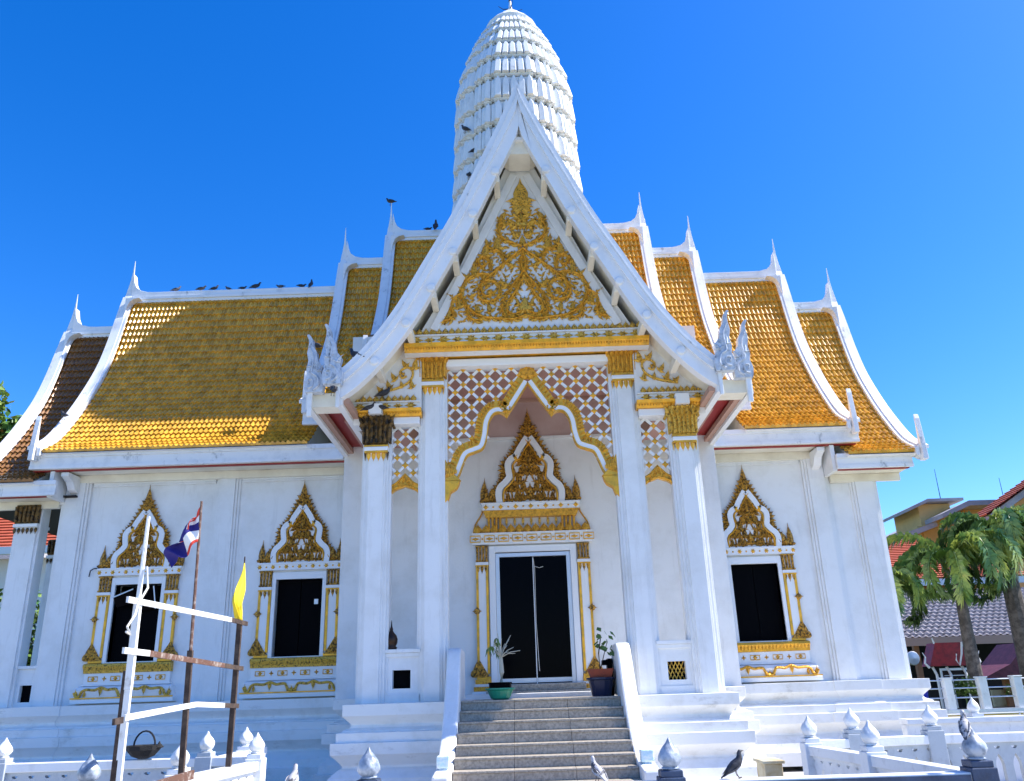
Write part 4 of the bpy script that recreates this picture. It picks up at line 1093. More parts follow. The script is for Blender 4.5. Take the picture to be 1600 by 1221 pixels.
b.build("attic_spindles", GOLDD, dr)
b = MB(); b.box(-.97, .97, y-.16, y, 3.565, 3.70); b.box(-.99, .99, y-.18, y, 3.68, 3.71); b.build("upper_lintel", TRIM, dr)
b = MB(facade(0, y-.16, 0))
for i in range(-6, 7):
    u = i*.15
    if i % 2 == 0: b.disc(u, 3.625, .04, 0, .02, 8); [b.leaf(u, 3.625, a, .06, .04, 0, 0, .018, 2) for a in (0, PI, PI/2, -PI/2)]
    else: b.disc(u, 3.625, .022, 0, .015, 6)
b.build("upper_studs", GOLDS, dr)
ogee(dr, 0, y-.04, 3.71, 1.02, 1.88, .10)

# --- steps and balustrades
for k in range(10):
    z1 = .05-.14*k; y0 = -.40-.28*k
    for i in range(3):
        x0, x1 = -1.215+.81*i, -1.215+.81*(i+1)
        b = MB(); b.box(x0+.002, x1-.002, y0+.02, -.11 if k == 0 else y0+.28+.018, z1-.14, z1-.03); b.box(x0+.001, x1-.001, y0, -.105 if k == 0 else y0+.282, z1-.028, z1)
        b.build("step_slab", STEP, T, bevel=.004)
for sx in (-1, 1):
    pr = [(.62, .80), (.10, .84), (-.10, .84), (-.25, .78), (-.37, .62), (-.55, .34), (-.85, -.02), (-1.2, -.36), (-1.6, -.62), (-1.95, -.74), (-2.5, -.80), (-2.5, -1.36), (.62, -1.36)]
    pr2 = smooth_path(pr[1:11], 4)
    poly = [(.62, .82)] + pr2 + [(-2.5, -1.36), (.0, -1.36), (.0, .055), (.62, .055)]
    b = MB(); b.prism_x(poly, *sorted((sx*1.22, sx*1.44))); bl = b.build("stair_balustrade", WHITE, T, bevel=.03)
    b = MB(); b.box(-.085, .085, -.085, .085, 0, .15); b.box(-.06, .06, -.06, .06, -.03, 0)
    lm = b.build("glass_block_lamp", ICE, bl, loc=(sx*1.33, -2.05, -.74), bevel=.015)

# --- tower (prang)
PR = [(8.6, 2.0), (10.5, 1.95), (11.6, 1.80), (12.35, 1.75), (13.1, 1.72), (13.85, 1.70), (14.6, 1.68), (15.4, 1.65), (16.1, 1.54), (16.75, 1.36), (17.3, 1.16), (17.75, .96), (18.12, .76)]
PLAN = [(.34, -1.0), (.34, -.84), (.385, -.84), (.385, -.92), (.505, -.92), (.505, -.75), (.545, -.75), (.545, -.82), (.63, -.82), (.63, -.66), (.655, -.66), (.655, -.72), (.72, -.72)]
PR = [(z, r_*.95) for z, r_ in PR]
def redented(r):
    q = [(a, bb) for a, bb in PLAN] + [(-bb, -a) for a, bb in PLAN[::-1]][1:]
    out = []
    for k in range(4):
        c, s = [(1, 0), (0, 1), (-1, 0), (0, -1)][k]
        out += [(r*(c*a - s*bb), RY + r*(s*a + c*bb)) for a, bb in q]
    return out
def ring(mb, r0, z0, r1, z1, cap0=False, cap1=False):
    A, B_ = redented(r0), redented(r1); n = len(A)
    vs = [(a, bb, z0) for a, bb in A] + [(a, bb, z1) for a, bb in B_]
    fs = [(i, (i+1) % n, n+(i+1) % n, n+i) for i in range(n)]
    if cap0: fs.append(tuple(range(n)))
    if cap1: fs.append(tuple(range(n, 2*n)))
    mb.add(vs, fs)
for k in range(len(PR)-1):
    z0, r0 = PR[k]; z1, r1 = PR[k+1]; H = z1-z0
    b = MB(); ring(b, r0*.93, z0, r1*.93, z1-H*.12, True, True)
    tier = b.build("tower_tier", WTOWER, T)
    b = MB(); ring(b, r1*.94, z1-H*.08, r1*.972, z1-H*.055, True, False); ring(b, r1*.972, z1-H*.055, r1*.968, z1, False, True); b.build("tier_ledge", WTOWER, tier)
    # upright petals (antefixes) standing on each facet of the tier
    b = MB(); ar, br = redented(r0*.985), redented(r1*.955); n = len(ar)
    for i in range(n):
        p, q = Vector(ar[i]), Vector(ar[(i+1) % n]); p2, q2 = Vector(br[i]), Vector(br[(i+1) % n])
        L = (q-p).length; m_ = (p+q)/2
        e = (q-p).normalized(); nrm = Vector((e.y, -e.x))
        cnt = 5 if L > r0*.5 else 1
        if L < r0*.07: continue
        for j in range(cnt):
            def pt(u, zt, off):
                t = (j+u)/cnt
                base = p.lerp(q, t)*(1-zt) + p2.lerp(q2, t)*zt
                return (base.x - nrm.x*off*-1, base.y - nrm.y*off*-1, z0 + H*.93*zt)
            ol = [(.06, 0), (.94, 0), (.94, .62), (.80, .80), (.5, .97), (.20, .80), (.06, .62)]
            dpt = .095*r0/1.7
            inner = [pt(u, v, -dpt*.6) for u, v in ol]; outer_ = [pt(u, v, dpt*.35) for u, v in ol]; mid = [pt(.5+(u-.5)*.7, v*.92+.02, dpt*.8) for u, v in ol]
            nn = len(ol); fs = [(i2, (i2+1) % nn, nn+(i2+1) % nn, nn+i2) for i2 in range(nn)] + [(nn+i2, nn+(i2+1) % nn, 2*nn+(i2+1) % nn, 2*nn+i2) for i2 in range(nn)] + [tuple(2*nn+i2 for i2 in range(nn))]
            b.add(inner+outer_+mid, fs)
    b.build("tier_petals", WTOWER, tier)
b = MB(); b.lathe([(.68, 18.08), (.72, 18.2), (.60, 18.36), (.50, 18.4), (.46, 18.5), (.33, 18.68), (.16, 18.80), (.09, 18.84), (.10, 18.95), (.05, 19.0), (.03, 19.3)], (0, RY, 0), 20, 20, .03); b.build("tower_cap", WTOWER, T)
b = MB(); b.tube([(0, RY, 18.9), (0, RY, 20.4)], .03, 6, .012)
for a in range(4):
    c, s = math.cos(a*PI/2+.2), math.sin(a*PI/2+.2)
    for zz, L in ((19.02, .36), (19.5, .26)): b.tube([(0, RY, zz), (c*L*.6, RY+s*L*.6, zz-.04), (c*L, RY+s*L, zz+.05)], .018, 5, .006)
b.build("tower_trident", DARKW, T)

# --- open side porch at the left end
for (cx, cy) in ((-10.42, 2.96), (-10.42, 6.9), (-11.9, 2.96), (-11.9, 6.9)):
    b = MB(); b.box(cx-.22, cx+.22, cy, cy+.4, .15, 4.1); b.box(cx-.27, cx+.27, cy+.05, cy+.35, .152, 4.09); c = b.build("side_porch_column", WHITE, T, bevel=.006)
    b = MB(facade(cx, cy, 3.72))
    b.box(-.24, .24, 0, .38, -.42, .03)
    for i in range(6): b.half_round([((i-2.5)*.085, .02), ((i-2.5)*.09, .34)], .07, .08, .03, .05); b.leaf((i-2.5)*.088, -.1, -PI/2, .13, .085, 0, .02, .03)
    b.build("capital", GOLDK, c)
    b = MB(); b.box(cx-.25, cx+.25, cy-.05, cy+.43, 3.64, 3.70); b.build("neck_ring", TRIM, c)
b = MB(); b.box(-12.1, -9.5, 3.0, 3.3, 4.10, 4.22); b.build("side_porch_beam", WHITE, T)
b = MB(); wall_with_holes(b, -10.20, -9.72, 3.08, 3.2, .15, .85, [(-10.08, -9.85, .24, .55)]); b.build("side_porch_parapet", WHITE, T)
b = MB(); b.box(-10.1, -9.83, 3.17, 3.19, .2, .6); b.build("parapet_grille_back", BLACK, T)
b = MB(); b.box(-10.20, -9.72, 3.03, 3.25, .852, .91); b.build("side_porch_coping", WHITE, T, bevel=.006)
b = MB(); b.box(-12.1, -9.45, 2.9, 7.4, 4.23, 4.27); b.build("side_porch_ceiling", DARKW, T)

# ------------------------------------------------------------------ things that stand on or hang from the temple
def lamp_string():
    t = empty("hanging_lamp", (-9.95, 3.55, 2.9), "string of white globes and a dark ring hanging in the left side porch", "lamp")
    b = MB(); b.tube([(-9.95, 3.55, 4.2), (-9.95, 3.55, 2.95)], .012, 5); b.build("cord", CABLE, t)
    for k, z in enumerate((4.0, 3.72, 3.46, 3.2)):
        b = MB(); b.lathe([(.01, -.07), (.055, -.03), (.06, .02), (.03, .07), (.015, .09)], (0, 0, 0), 10); b.build("globe", BULBGL, t, loc=(-9.95+.03*(k % 2), 3.55, z), smooth=True)
    b = MB(); rr = [( -9.95+.09*math.cos(a*PI/6), 3.55, 2.98+.13*math.sin(a*PI/6)) for a in range(13)]; b.tube(rr, .04, 6); b.build("dark_ring", DARKW, t)
lamp_string()
st = MB(); st.lathe([(.085, 0), (.10, .03), (.075, .05), (.10, .10), (.105, .16), (.085, .22), (.04, .27), (.025, .30), (.028, .32), (.014, .36), (.004, .46)], (0, 0, 0), 16)
o = st.build("bell_ornament", BRONZE, loc=(-2.39, .18, .862), smooth=True); setp(o, "small dark bell-shaped ornament with a spike standing on the porch parapet", "ornament")

def pot_green():
    t = empty("potted_plant", (-.62, -.18, .052), "bare branching plant in a green bowl at the top of the steps", "plant", "potted plants at the door")
    b = MB(); b.lathe([(.11, 0), (.15, .02), (.20, .13), (.235, .15), (.235, .17), (.20, .165), (.19, .12), (.01, .12)], (-.62, -.18, .052), 20); b.build("bowl", GREENPOT, t, smooth=False)
    b = MB(); b.lathe([(.17, 0), (.175, .14), (.185, .15), (.185, .165), (.165, .165), (.16, .13), (.01, .13)], (-.62, -.18, .14), 4 if False else 12); b.build("inner_pot", BLACK, t)
    b = MB(); B0 = Vector((-.60, -.18, .25)); top = B0 + Vector((.0, 0, .42))
    b.tube([B0, B0+Vector((.01, 0, .2)), top], .05, 8, .028)
    tips = []
    for k in range(17):
        a = k*2.4; e = .25 + (k % 5)*.28; L = .24+.07*(k % 3)
        tip = top + Vector((math.cos(a)*math.cos(e)*L, math.sin(a)*math.cos(e)*L*.7, math.sin(e)*L))
        mid = top.lerp(tip, .5) + Vector((0, 0, .03)); b.tube([top, mid, tip], .009, 5, .005); tips.append(tip)
    b.build("trunk", STEM, t)
    b = MB()
    for k, tp in enumerate(tips):
        if k in (1, 4, 6, 9, 12):
            for j in range(4):
                a = j*1.6+k; d = Vector((math.cos(a)*.05, math.sin(a)*.05, -.05*(j % 2)-.03)); s = Vector((-math.sin(a)*.025, math.cos(a)*.025, .01))
                b.add([tp, tp+d*.5+s, tp+d*1.3+Vector((0, 0, -.04)), tp+d*.5-s], [(0, 1, 2, 3)])
    b.build("leaf", LEAFY, t)
pot_green()
def pot_navy():
    t = empty("potted_plant", (.98, .12, .052), "leafy sapling in a terracotta pot inside a navy tub by the door", "plant", "potted plants at the door")
    b = MB(); b.lathe([(.15, 0), (.20, .24), (.23, .25), (.23, .28), (.19, .28), (.17, .2), (.01, .2)], (.98, .12, .052), 14); b.build("tub", NAVYPOT, t)
    b = MB()
    vs = []
    for z, q in ((.30, .15), (.46, .20), (.46, .17), (.42, .16)): vs += [(.98-q, .12-q*.8, z), (.98+q, .12-q*.8, z), (.98+q, .12+q*.8, z), (.98-q, .12+q*.8, z)]
    b.add(vs, [(4*k+i, 4*k+(i+1) % 4, 4*k+4+(i+1) % 4, 4*k+4+i) for k in range(3) for i in range(4)] + [(12, 13, 14, 15)]); b.build("pot", TERRA, t)
    b = MB(); P0 = Vector((.98, .12, .43)); P1 = Vector((1.02, .12, .95)); P2 = Vector((1.12, .10, .88))
    b.tube([P0, Vector((.97, .12, .7)), P1], .014, 6, .008); b.tube([P0, Vector((1.05, .11, .66)), P2], .009, 5, .005); b.build("stem", BRONZE, t)
    b = MB()
    r = random.Random(5)
    for k in range(26):
        c = (P1 if k % 2 else P2) + Vector((r.uniform(-.09, .10), r.uniform(-.08, .08), r.uniform(-.16, .16)))
        a = r.uniform(0, 6.28); d = Vector((math.cos(a)*.08, math.sin(a)*.05-.02, -.08)); s = Vector((-math.sin(a)*.03, math.cos(a)*.02, .015))+Vector((.02, 0, 0))
        b.add([c, c+d*.4+s, c+d, c+d*.4-s], [(0, 1, 2, 3)])
    b.build("leaf", LEAFY, t)
pot_navy()
b = MB(); b.box(1.12, 1.2, .3, .55, .052, .62); b.box(1.04, 1.2, .32, .5, .52, .60); b.box(1.06, 1.2, .28, .56, .052, .14)
o = b.build("black_stand", BLACK, bevel=.01); setp(o, "small black metal stand behind the navy tub beside the right balustrade", "stand")

# ------------------------------------------------------------------ fence round the forecourt
bud_prof = [(.045, 0), (.062, .004), (.066, .016), (.050, .024), (.066, .034), (.084, .062), (.088, .088), (.078, .122), (.054, .158), (.026, .192), (.005, .232)]
def bud_mesh(n=24):
    b = MB(); pr = smooth_path(bud_prof, 3); b.lathe(pr, (0, 0, 0), n, 6, .055, 9.0); return b.mesh("lotus_bud", BULB, True)
BUD = bud_mesh(); BUDL = bud_mesh(18)
def fence(points, base_top, label, posts, nm_group="white lotus-bud fences", budz=-.40, open_=True):
    """run of fence between plan points; posts list of plan points with buds"""
    p0 = Vector((*points[0], GZ)); t = empty("fence", p0, label, "fence", nm_group)
    for a, c in zip(points, points[1:]):
        A = Vector((*a, 0)); C = Vector((*c, 0)); d = (C-A); L = d.length; e = d.normalized(); nn = Vector((-e.y, e.x, 0))
        def W(u, v, w_): q = A + e*u + nn*w_; return (q.x, q.y, v)
        b = MB(W); b.box(0, L, -.09, .09, 0, 1); b.v = []; b.f = []
        vs = lambda u0, u1, z0, z1, wd: b.add([(u0, z0, -wd), (u1, z0, -wd), (u1, z0, wd), (u0, z0, wd), (u0, z1, -wd), (u1, z1, -wd), (u1, z1, wd), (u0, z1, wd)], [(0,3,2,1),(4,5,6,7),(0,1,5,4),(1,2,6,5),(2,3,7,6),(3,0,4,7)])
        vs(0, L, base_top-.10, base_top, .075); b.build("top_rail", FENCE, t, bevel=.008)
        b = MB(W)
        vs(0, L, GZ, GZ+.28, .09); b.build("kerb", FENCE, t)
        # pierced panel
        b = MB(W); n = max(1, round(L/.20)); cw = L/n; z0 = GZ+.282; z1 = base_top-.102; Hh = z1-z0
        zs = [0, .06, .0601] + [.10+.5*k/4 for k in range(5)] + [.66, .70, .735, .7601, .80, .84, .8599, .90, .93, 1.0]
        def hole(t_):
            if .06 < t_ < .76:
                if t_ <= .52: return .052
                return .052*max(0.0, 1-((t_-.52)/.24)**1.6)
            if .86 <= t_ <= .935: return .035*max(0, math.sqrt(max(0, 1-((.92-t_)/.065)**2))) if t_ < .92 else .035
            return 0
        zs = [0, .06, .061, .2, .4, .52, .60, .66, .71, .755, .80, .858, .87, .89, .92, .921, .936, 1.0]
        hz = [0, 0, .052, .052, .052, .052, hole(.60), hole(.66), hole(.71), 0, 0, 0, .022, .032, .036, 0, 0, 0]
        for i in range(n):
            uc = cw*(i+.5)
            for s_ in (-1, 1):
                V = []
                for t_, hw_ in zip(zs, hz):
                    zz = z0+Hh*t_
                    V += [(uc+s_*hw_, zz, .035), (uc+s_*cw/2, zz, .035), (uc+s_*hw_, zz, -.035)  , (uc+s_*cw/2, zz, -.035)]
                Fc = []
                for k in range(len(zs)-1):
                    o_ = 4*k; Fc += [(o_, o_+1, o_+5, o_+4), (o_+2, o_+3, o_+7, o_+6)]
                    if hz[k] > 0 or hz[k+1] > 0: Fc.append((o_, o_+4, o_+6, o_+2))
                b.add(V, Fc)
        b.build("pierced_panel", FENCE, t)
    for (px, py) in posts:
        b = MB(); b.box(-.10, .10, -.10, .10, 0, budz-.05-GZ); b.box(-.085, .085, -.085, .085, budz-.05-GZ, budz-GZ)
        po = b.build("post", FENCE, t, loc=(px, py, GZ), bevel=.008)
        sc = 1.0
        o = link_mesh("lotus_bud", BUD, po, (px, py, budz), rot=(rnd.uniform(-.03, .03), rnd.uniform(-.03, .03), rnd.uniform(0, 6)))
    return t
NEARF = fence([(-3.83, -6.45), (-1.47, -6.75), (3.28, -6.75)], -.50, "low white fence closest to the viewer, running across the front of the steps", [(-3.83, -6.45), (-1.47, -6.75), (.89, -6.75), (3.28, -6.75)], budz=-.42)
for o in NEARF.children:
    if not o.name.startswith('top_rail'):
        o.data = o.data.copy(); o.data.materials[0] = NEARSHADE
        for c in o.children: c.data = c.data.copy(); c.data.materials[0] = BUDSHADE  # panels, posts and buds take the painted-in shade
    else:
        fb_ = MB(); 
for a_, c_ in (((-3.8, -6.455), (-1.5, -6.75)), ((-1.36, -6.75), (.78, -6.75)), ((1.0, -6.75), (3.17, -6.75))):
    fb_ = MB(); fb_.bar((a_[0], a_[1]-.082, -.56), (c_[0], c_[1]-.082, -.56), .012, .09); fb_.build('rail_shade_strip', NEARSHADE, NEARF)  # dark strip along the rail front is painted shade
fence([(-3.80, -6.34), (-3.62, -5.09), (-3.42, -3.3)], -.50, "sunlit white fence running back from the viewer on the left, beside the flag poles", [(-3.62, -5.09), (-3.42, -3.3)], budz=-.42)
fence([(3.25, -6.6), (3.14, -5.03), (3.0, -3.6)], -.50, "white fence running back from the viewer on the right towards the temple corner", [(3.14, -5.03), (3.0, -3.6)], budz=-.42)
LEFTF = fence([(-11.5, -3.0), (-3.5, -3.0)], -.46, "shaded white fence along the left wing with a basket hung on it", [(-4.12, -3.0), (-6.6, -3.0), (-9.1, -3.0)], budz=-.40)
RIGHTF = fence([(3.1, -3.36), (4.62, -3.1), (12.5, -3.2)], -.46, "white fence with lancet openings crossing the right side in front of the palms", [(3.62, -3.27), (4.62, -3.1), (7.4, -3.13)], budz=-.36)
for o in list(RIGHTF.children) + list(LEFTF.children):
    if not o.name.startswith('top_rail'): o.data.materials[0] = FENCESHADE  # panels and posts coloured as if in shade
fence([(-3.98, -2.8), (-3.98, -1.2)], -.46, "short white fence just left of the porch plinth, partly hidden", [(-3.98, -1.95)], budz=-.40)
# outer coping on the right
b = MB(); b.box(5.6, 16, -.08, .10, GZ, -.50); b.box(5.6, 16, -.14, .16, -.498, -.42)
ow = empty("boundary_wall", (6, 0, GZ), "plain white boundary wall with lotus buds on the far right", "wall")
b.build("wall", FENCE, ow, bevel=.008)
for xx in (6.72, 7.62):
    b = MB(); b.box(xx-.09, xx+.09, -.10, .10, -.418, -.37); po = b.build("post", FENCE, ow); link_mesh("lotus_bud", BUD, po, (xx, 0, -.37))
b = MB(); b.box(2.68, 2.90, -2.7, -2.3, GZ+.004, -.76); b.box(2.65, 2.93, -2.73, -2.27, -.758, -.72)
o = b.build("planter_block", STAIN, bevel=.01); setp(o, "rust-stained cream concrete box standing behind the right fence", "planter")

# ------------------------------------------------------------------ flag frame beside the left fence
ff = empty("flag_frame", (-3.5, -5.3, GZ), "wooden frame of three poles and three crossbars standing beside the left fence", "frame")
def pole(nm, ya, za, yb, zb, w, m, x=-3.5, sp=None):
    b = MB(); b.bar((x, ya, za), (x, yb, zb), w, w*.7); return b.build(nm, m, ff)
pole("pole", -6.63, -.45, -6.645, .30, .05, WOODW); pole("pole", -6.63, -1.3, -6.64, .45, .045, WOODD, -3.535)  # dark bar added as the white pole's shaded left side
b = MB(); b.bar((-3.5, -6.645, .301), (-3.5, -6.66, 1.02), .055, .045); b.build("pole", WOODW, ff)
b = MB(); b.tube([(-3.5, -6.655, 1.0), (-3.5, -6.65, 1.74)], .022, 7, .016); b.build("pole", WOODW, ff)
b = MB(); b.bar((-3.5, -5.28, -1.3), (-3.5, -5.40, .66), .05, .04); b.build("pole", WOODD, ff)
b = MB(); b.tube([(-3.5, -5.36, .1), (-3.5, -5.49, 2.13)], .02, 7, .012); b.build("pole", WOODR, ff)
b = MB(); b.bar((-3.5, -4.01, -1.3), (-3.5, -4.01, 1.04), .055, .045); b.build("pole", WOODD, ff)
b = MB(); b.tube([(-3.5, -4.01, 1.0), (-3.5, -4.01, 1.78)], .012, 6, .008); b.build("pole", WOODD, ff)
for (ya, za, yb, zb, m) in ((-6.92, 1.0, -4.4, 1.025, WOODW), (-4.4, 1.025, -3.84, 1.02, WOODD), (-6.88, .60, -6.4, .595, WOODW), (-6.4, .595, -4.5, .54, WOODR), (-4.5, .54, -3.87, .52, WOODD), (-6.72, .085, -5.2, .16, WOODW), (-5.2, .16, -4.4, .135, WOODW), (-4.4, .135, -3.93, .12, WOODD), (-6.9, .06, -6.75, .07, WOODD)):  # bars split into sunlit white and shaded dark lengths by colour
    b = MB(); b.bar((-3.47, ya, za), (-3.47, yb, zb), .022, .048); b.build("crossbar", m, ff)
b = MB(); b.bar((-3.44, -6.7, -.50), (-3.44, -5.2, -.47), .03, .08); b.build("crossbar", WOODR, ff)
b = MB(); b.tube([(-3.46, -6.66, 1.30), (-3.42, -6.68, 1.12), (-3.44, -6.78, .98), (-3.42, -6.86, .88), (-3.44, -6.93, .78), (-3.42, -6.90, .72), (-3.43, -6.96, .74)], .010, 5); b.build("rope", ROPE, ff)
def cloth(pts_grid, mats, rowmat, name, label, parent=None):
    nR, nC = len(pts_grid), len(pts_grid[0]); vs = [q for row in pts_grid for q in row]; fs = []; mi = []
    for i in range(nR-1):
        for j in range(nC-1): fs.append((i*nC+j, i*nC+j+1, (i+1)*nC+j+1, (i+1)*nC+j)); mi.append(rowmat(i/(nR-1), j/(nC-1)))
    me = D.meshes.new(name); me.from_pydata(vs, [], fs)
    for m in mats: me.materials.append(m)
    for p, k in zip(me.polygons, mi): p.material_index = k; p.use_smooth = True
    o = D.objects.new(name, me); COL.objects.link(o); sd = o.modifiers.new("thick", 'SOLIDIFY'); sd.thickness = .004
    return setp(o, label, "flag")
# striped flag hanging limp from the middle pole: u along the stripes (away from pole), v down the hoist
G = []
for i in range(25):
    v = i/24; row = []
    for j in range(19):
        u = j/18
        wd = .03 + .30*math.sin(PI*min(1, .12+v*.62))
        zz = 2.11 - .42*v - u*(.22+.16*(1-v)) - .03*math.sin(u*9+v*4)
        xx = -3.50 - wd*u**.9 + .02*math.sin(v*9)*u
        yy = -5.485 - .035*math.sin(u*13+v*6)*min(1, u*4)
        row.append((xx, yy, zz))
    G.append(row)
cloth(G, [FLAGR, FLAGW, FLAGB], lambda v, u: (0 if (v < .18 or v > .90) else (1 if (v < .34 or v > .62) else 2)) if u < .38 else (0 if v < .06 else (1 if v < .12 else 2)), "striped_flag", "limp red, white and blue striped flag on the middle pole of the frame")
G = []
for i in range(23):
    v = i/22; row = []
    wd = .02 + .17*min(1, v*1.5)*(1-.55*max(0, v-.75)*4 if v > .75 else 1)
    for j in range(15):
        u = j/14
        row.append((-3.49 + .035*math.sin(u*16+v*4)*min(1, v*2), -4.02 - wd*u*(1.15) + .02*math.sin(v*7), 1.70 - .66*v))
    G.append(row)
cloth(G, [FLAGY, FLAGR], lambda v, u: 1 if (.42 < u < .6 and .5 < v < .9) else 0, "yellow_flag", "furled yellow flag on the right pole of the frame")

# basket on the rear fence
bk = empty("basket", (-4.86, -3.06, -.46), "black wicker basket with a hooped handle on the shaded left fence", "basket")
b = MB(); b.lathe([(.05, 0), (.13, .03), (.19, .10), (.20, .15), (.17, .15), (.12, .08), (.01, .06)], (-4.86, -3.06, -.45), 18, 9, .04); b.build("body", BASKET, bk)
b = MB(); b.tube([(-4.86-.13*math.cos(a*PI/10), -3.06, -.31+.17*math.sin(a*PI/10)) for a in range(11)], .011, 6); b.build("handle", BASKET, bk)
b = MB(); b.lathe([(.02, 0), (.06, .015), (.02, .05), (.005, .08)], (-4.68, -3.06, -.34), 8); b.build("spout", BASKET, bk)

# ------------------------------------------------------------------ birds
def bird_meshes(bodym):
    """pigeon facing +x, feet at the origin"""
    spine = [(-.175, .075, .012, .006), (-.15, .08, .024, .008), (-.10, .095, .034, .018), (-.05, .115, .046, .042), (0, .13, .052, .052), (.05, .145, .048, .050), (.085, .170, .036, .038), (.10, .200, .025, .027), (.108, .222, .024, .024), (.125, .236, .021, .021), (.142, .234, .010, .010), (.147, .233, .002, .002)]
    vs = []; n = 12
    for k, (x, z, hw_, hh) in enumerate(spine):
        a_ = spine[max(k-1, 0)]; c_ = spine[min(k+1, len(spine)-1)]; t = math.atan2(c_[1]-a_[1], c_[0]-a_[0])
        for i in range(n):
            a = 2*PI*i/n; l = math.sin(a)*hh
            vs.append((x - math.sin(t)*l, hw_*math.cos(a), z + math.cos(t)*l))
    fs = [(k*n+i, k*n+(i+1) % n, (k+1)*n+(i+1) % n, (k+1)*n+i) for k in range(len(spine)-1) for i in range(n)] + [tuple(range(n)), tuple((len(spine)-1)*n+i for i in range(n))]
    b = MB(); b.add(vs, fs); body = b.mesh("body", bodym, True)
    b = MB()
    for s in (-1, 1):
        V = [(.055, s*.046, .165), (.0, s*.054, .165), (-.07, s*.048, .135), (-.15, s*.02, .095), (-.09, s*.045, .105), (-.01, s*.058, .105), (.045, s*.052, .12)]
        b.add(V + [(x, y+s*.006, z) for x, y, z in V], [tuple(range(7)), tuple(range(7, 14))] + [(i, (i+1) % 7, 7+(i+1) % 7, 7+i) for i in range(7)])
    wing = b.mesh("wing", bodym, False)
    b = MB(); b.tube([(.142, 0, .234), (.158, 0, .231), (.166, 0, .226)], .007, 6, .001); beak = b.mesh("beak", BEAK, True)
    b = MB()
    for s in (-1, 1):
        b.tube([(0, s*.02, .09), (-.005, s*.022, .04), (.005, s*.022, .004)], .006, 5, .004)
        for a in (-.5, 0, .5, PI): b.tube([(.005, s*.022, .004), (.005+.03*math.cos(a), s*.022+.03*math.sin(a), .003)], .003, 4, .002)
    leg = b.mesh("leg", BEAK)
    return body, wing, beak, leg
BM = {k: bird_meshes(m_) for k, m_ in (('dark', BIRDM), ('grey', BIRDG), ('pale', BIRDW))}
def bird(kind, loc, head, label, sc=1.0, pitch=0.0, group="birds perched on the temple"):
    t = empty("bird", loc, label, "bird", group)
    t.rotation_euler = (0, -pitch, head); t.scale = (sc,)*3
    for nm, me in zip(("body", "wing", "beak", "leg"), BM[kind]):
        o = D.objects.new(nm, me); COL.objects.link(o); o.parent = t
    return t
rz = 9.90+.17
where = ["leftmost pigeon on the left wing ridge", "second pigeon from the left on the left wing ridge", "third pigeon from the left on the left wing ridge", "fourth small pigeon along the left wing ridge", "dark pigeon at mid ridge of the left wing", "pigeon just right of the middle of the left wing ridge", "low crouching pigeon on the left wing ridge", "crouching pigeon near the right end of the left wing ridge", "upright pigeon at the right end of the left wing ridge"]
for k, (xx, hd, pt, sc) in enumerate(((-8.92, 0.2, 0, 1.0), (-8.28, .1, -.1, 1), (-7.92, .4, .1, .95), (-7.56, 2.9, 0, .8), (-7.22, 0, -.3, .8), (-6.86, .1, 0, 1.15), (-6.18, 3.0, -.3, .9), (-5.70, .2, -.3, .9), (-5.38, 1.2, .7, 1.05))):
    bird('dark' if k % 3 else 'grey', (xx, 5.2, rz), hd, where[k], sc*.82, pt)
bird('dark', (-3.40, 5.2, 12.47), 2.8, "bird on the tip of the tallest left roof horn", 1.0)
bird('dark', (-2.18, 5.2, 11.62), 1.5, "upright bird on the high ridge beside the front gable", 1.15, .7)
bird('dark', (-2.42, 5.2, 11.62), 0.3, "small bird crouching on the high ridge near the front gable", .7, -.2)
bird('dark', (-2.55, -.12, 5.07), .2, "dark bird on the outer cornice left of the gable", 1.0, .1)
bird('dark', (-3.20, -1.25, 4.78), -1.2, "bird clinging below the left serpent finial", 1.0, -.9)
bird('dark', (-2.90, -1.0, 5.44), 2.6, "dark bird behind the left serpent finial", 1.1, .1)
bird('dark', (-4.55, 2.6, 6.45), -.4, "bird low on the left bargeboard of the middle roof", 1.1, -.3)
bird('dark', (-4.60, 2.95, 7.35), 2.6, "bird halfway up the left bargeboard of the middle roof", 1.1, .1)
bird('dark', (-3.32, 2.7, 7.4), .4, "bird low on the bargeboard of the high left roof", 1.1, -.2)
bird('dark', (-10.08, 3.1, 6.0), 2.6, "small bird at the foot of the leftmost roof", .9, 0)
for k, (xx, yy, zz, hd, lb_) in enumerate(((-1.32, 4.1, 13.87, 2.8, "bird on a left ledge of the tower, uppermost of three"), (-1.05, 4.0, 13.12, .3, "bird on a left ledge of the tower, second of three from above"), (-1.22, 4.0, 12.38, 1.4, "bird on the lowest visible left ledge of the tower"))):
    bird('dark', (xx, yy, zz), hd, lb_, 1.0, .2)
bird('pale', (-2.06, -6.75, -.50), 1.4, "pale-winged pigeon on the near fence rail at left of the steps", .74, .35, "birds on the fences")
bird('pale', (.31, -6.75, -.50), 2.2, "plump pigeon on the near fence rail in front of the steps", .70, .3, "birds on the fences")
bird('dark', (1.42, -6.75, -.50), .0, "black slender bird standing on the near fence rail to the right", .74, .35, "birds on the fences")
bird('pale', (3.23, -6.78, -.25), 1.0, "pigeon perched on the lotus bud at the right corner of the near fence", .70, .5, "birds on the fences")
for k, (sx, lb_) in enumerate(((-1, "dark bird on top of the left outer column capital"), (-1, "second dark bird on the left outer column capital"))):
    bird('dark', (-2.68+.12*(k*2-1), -.22, 4.79), k*2.6, lb_, .85, 0)

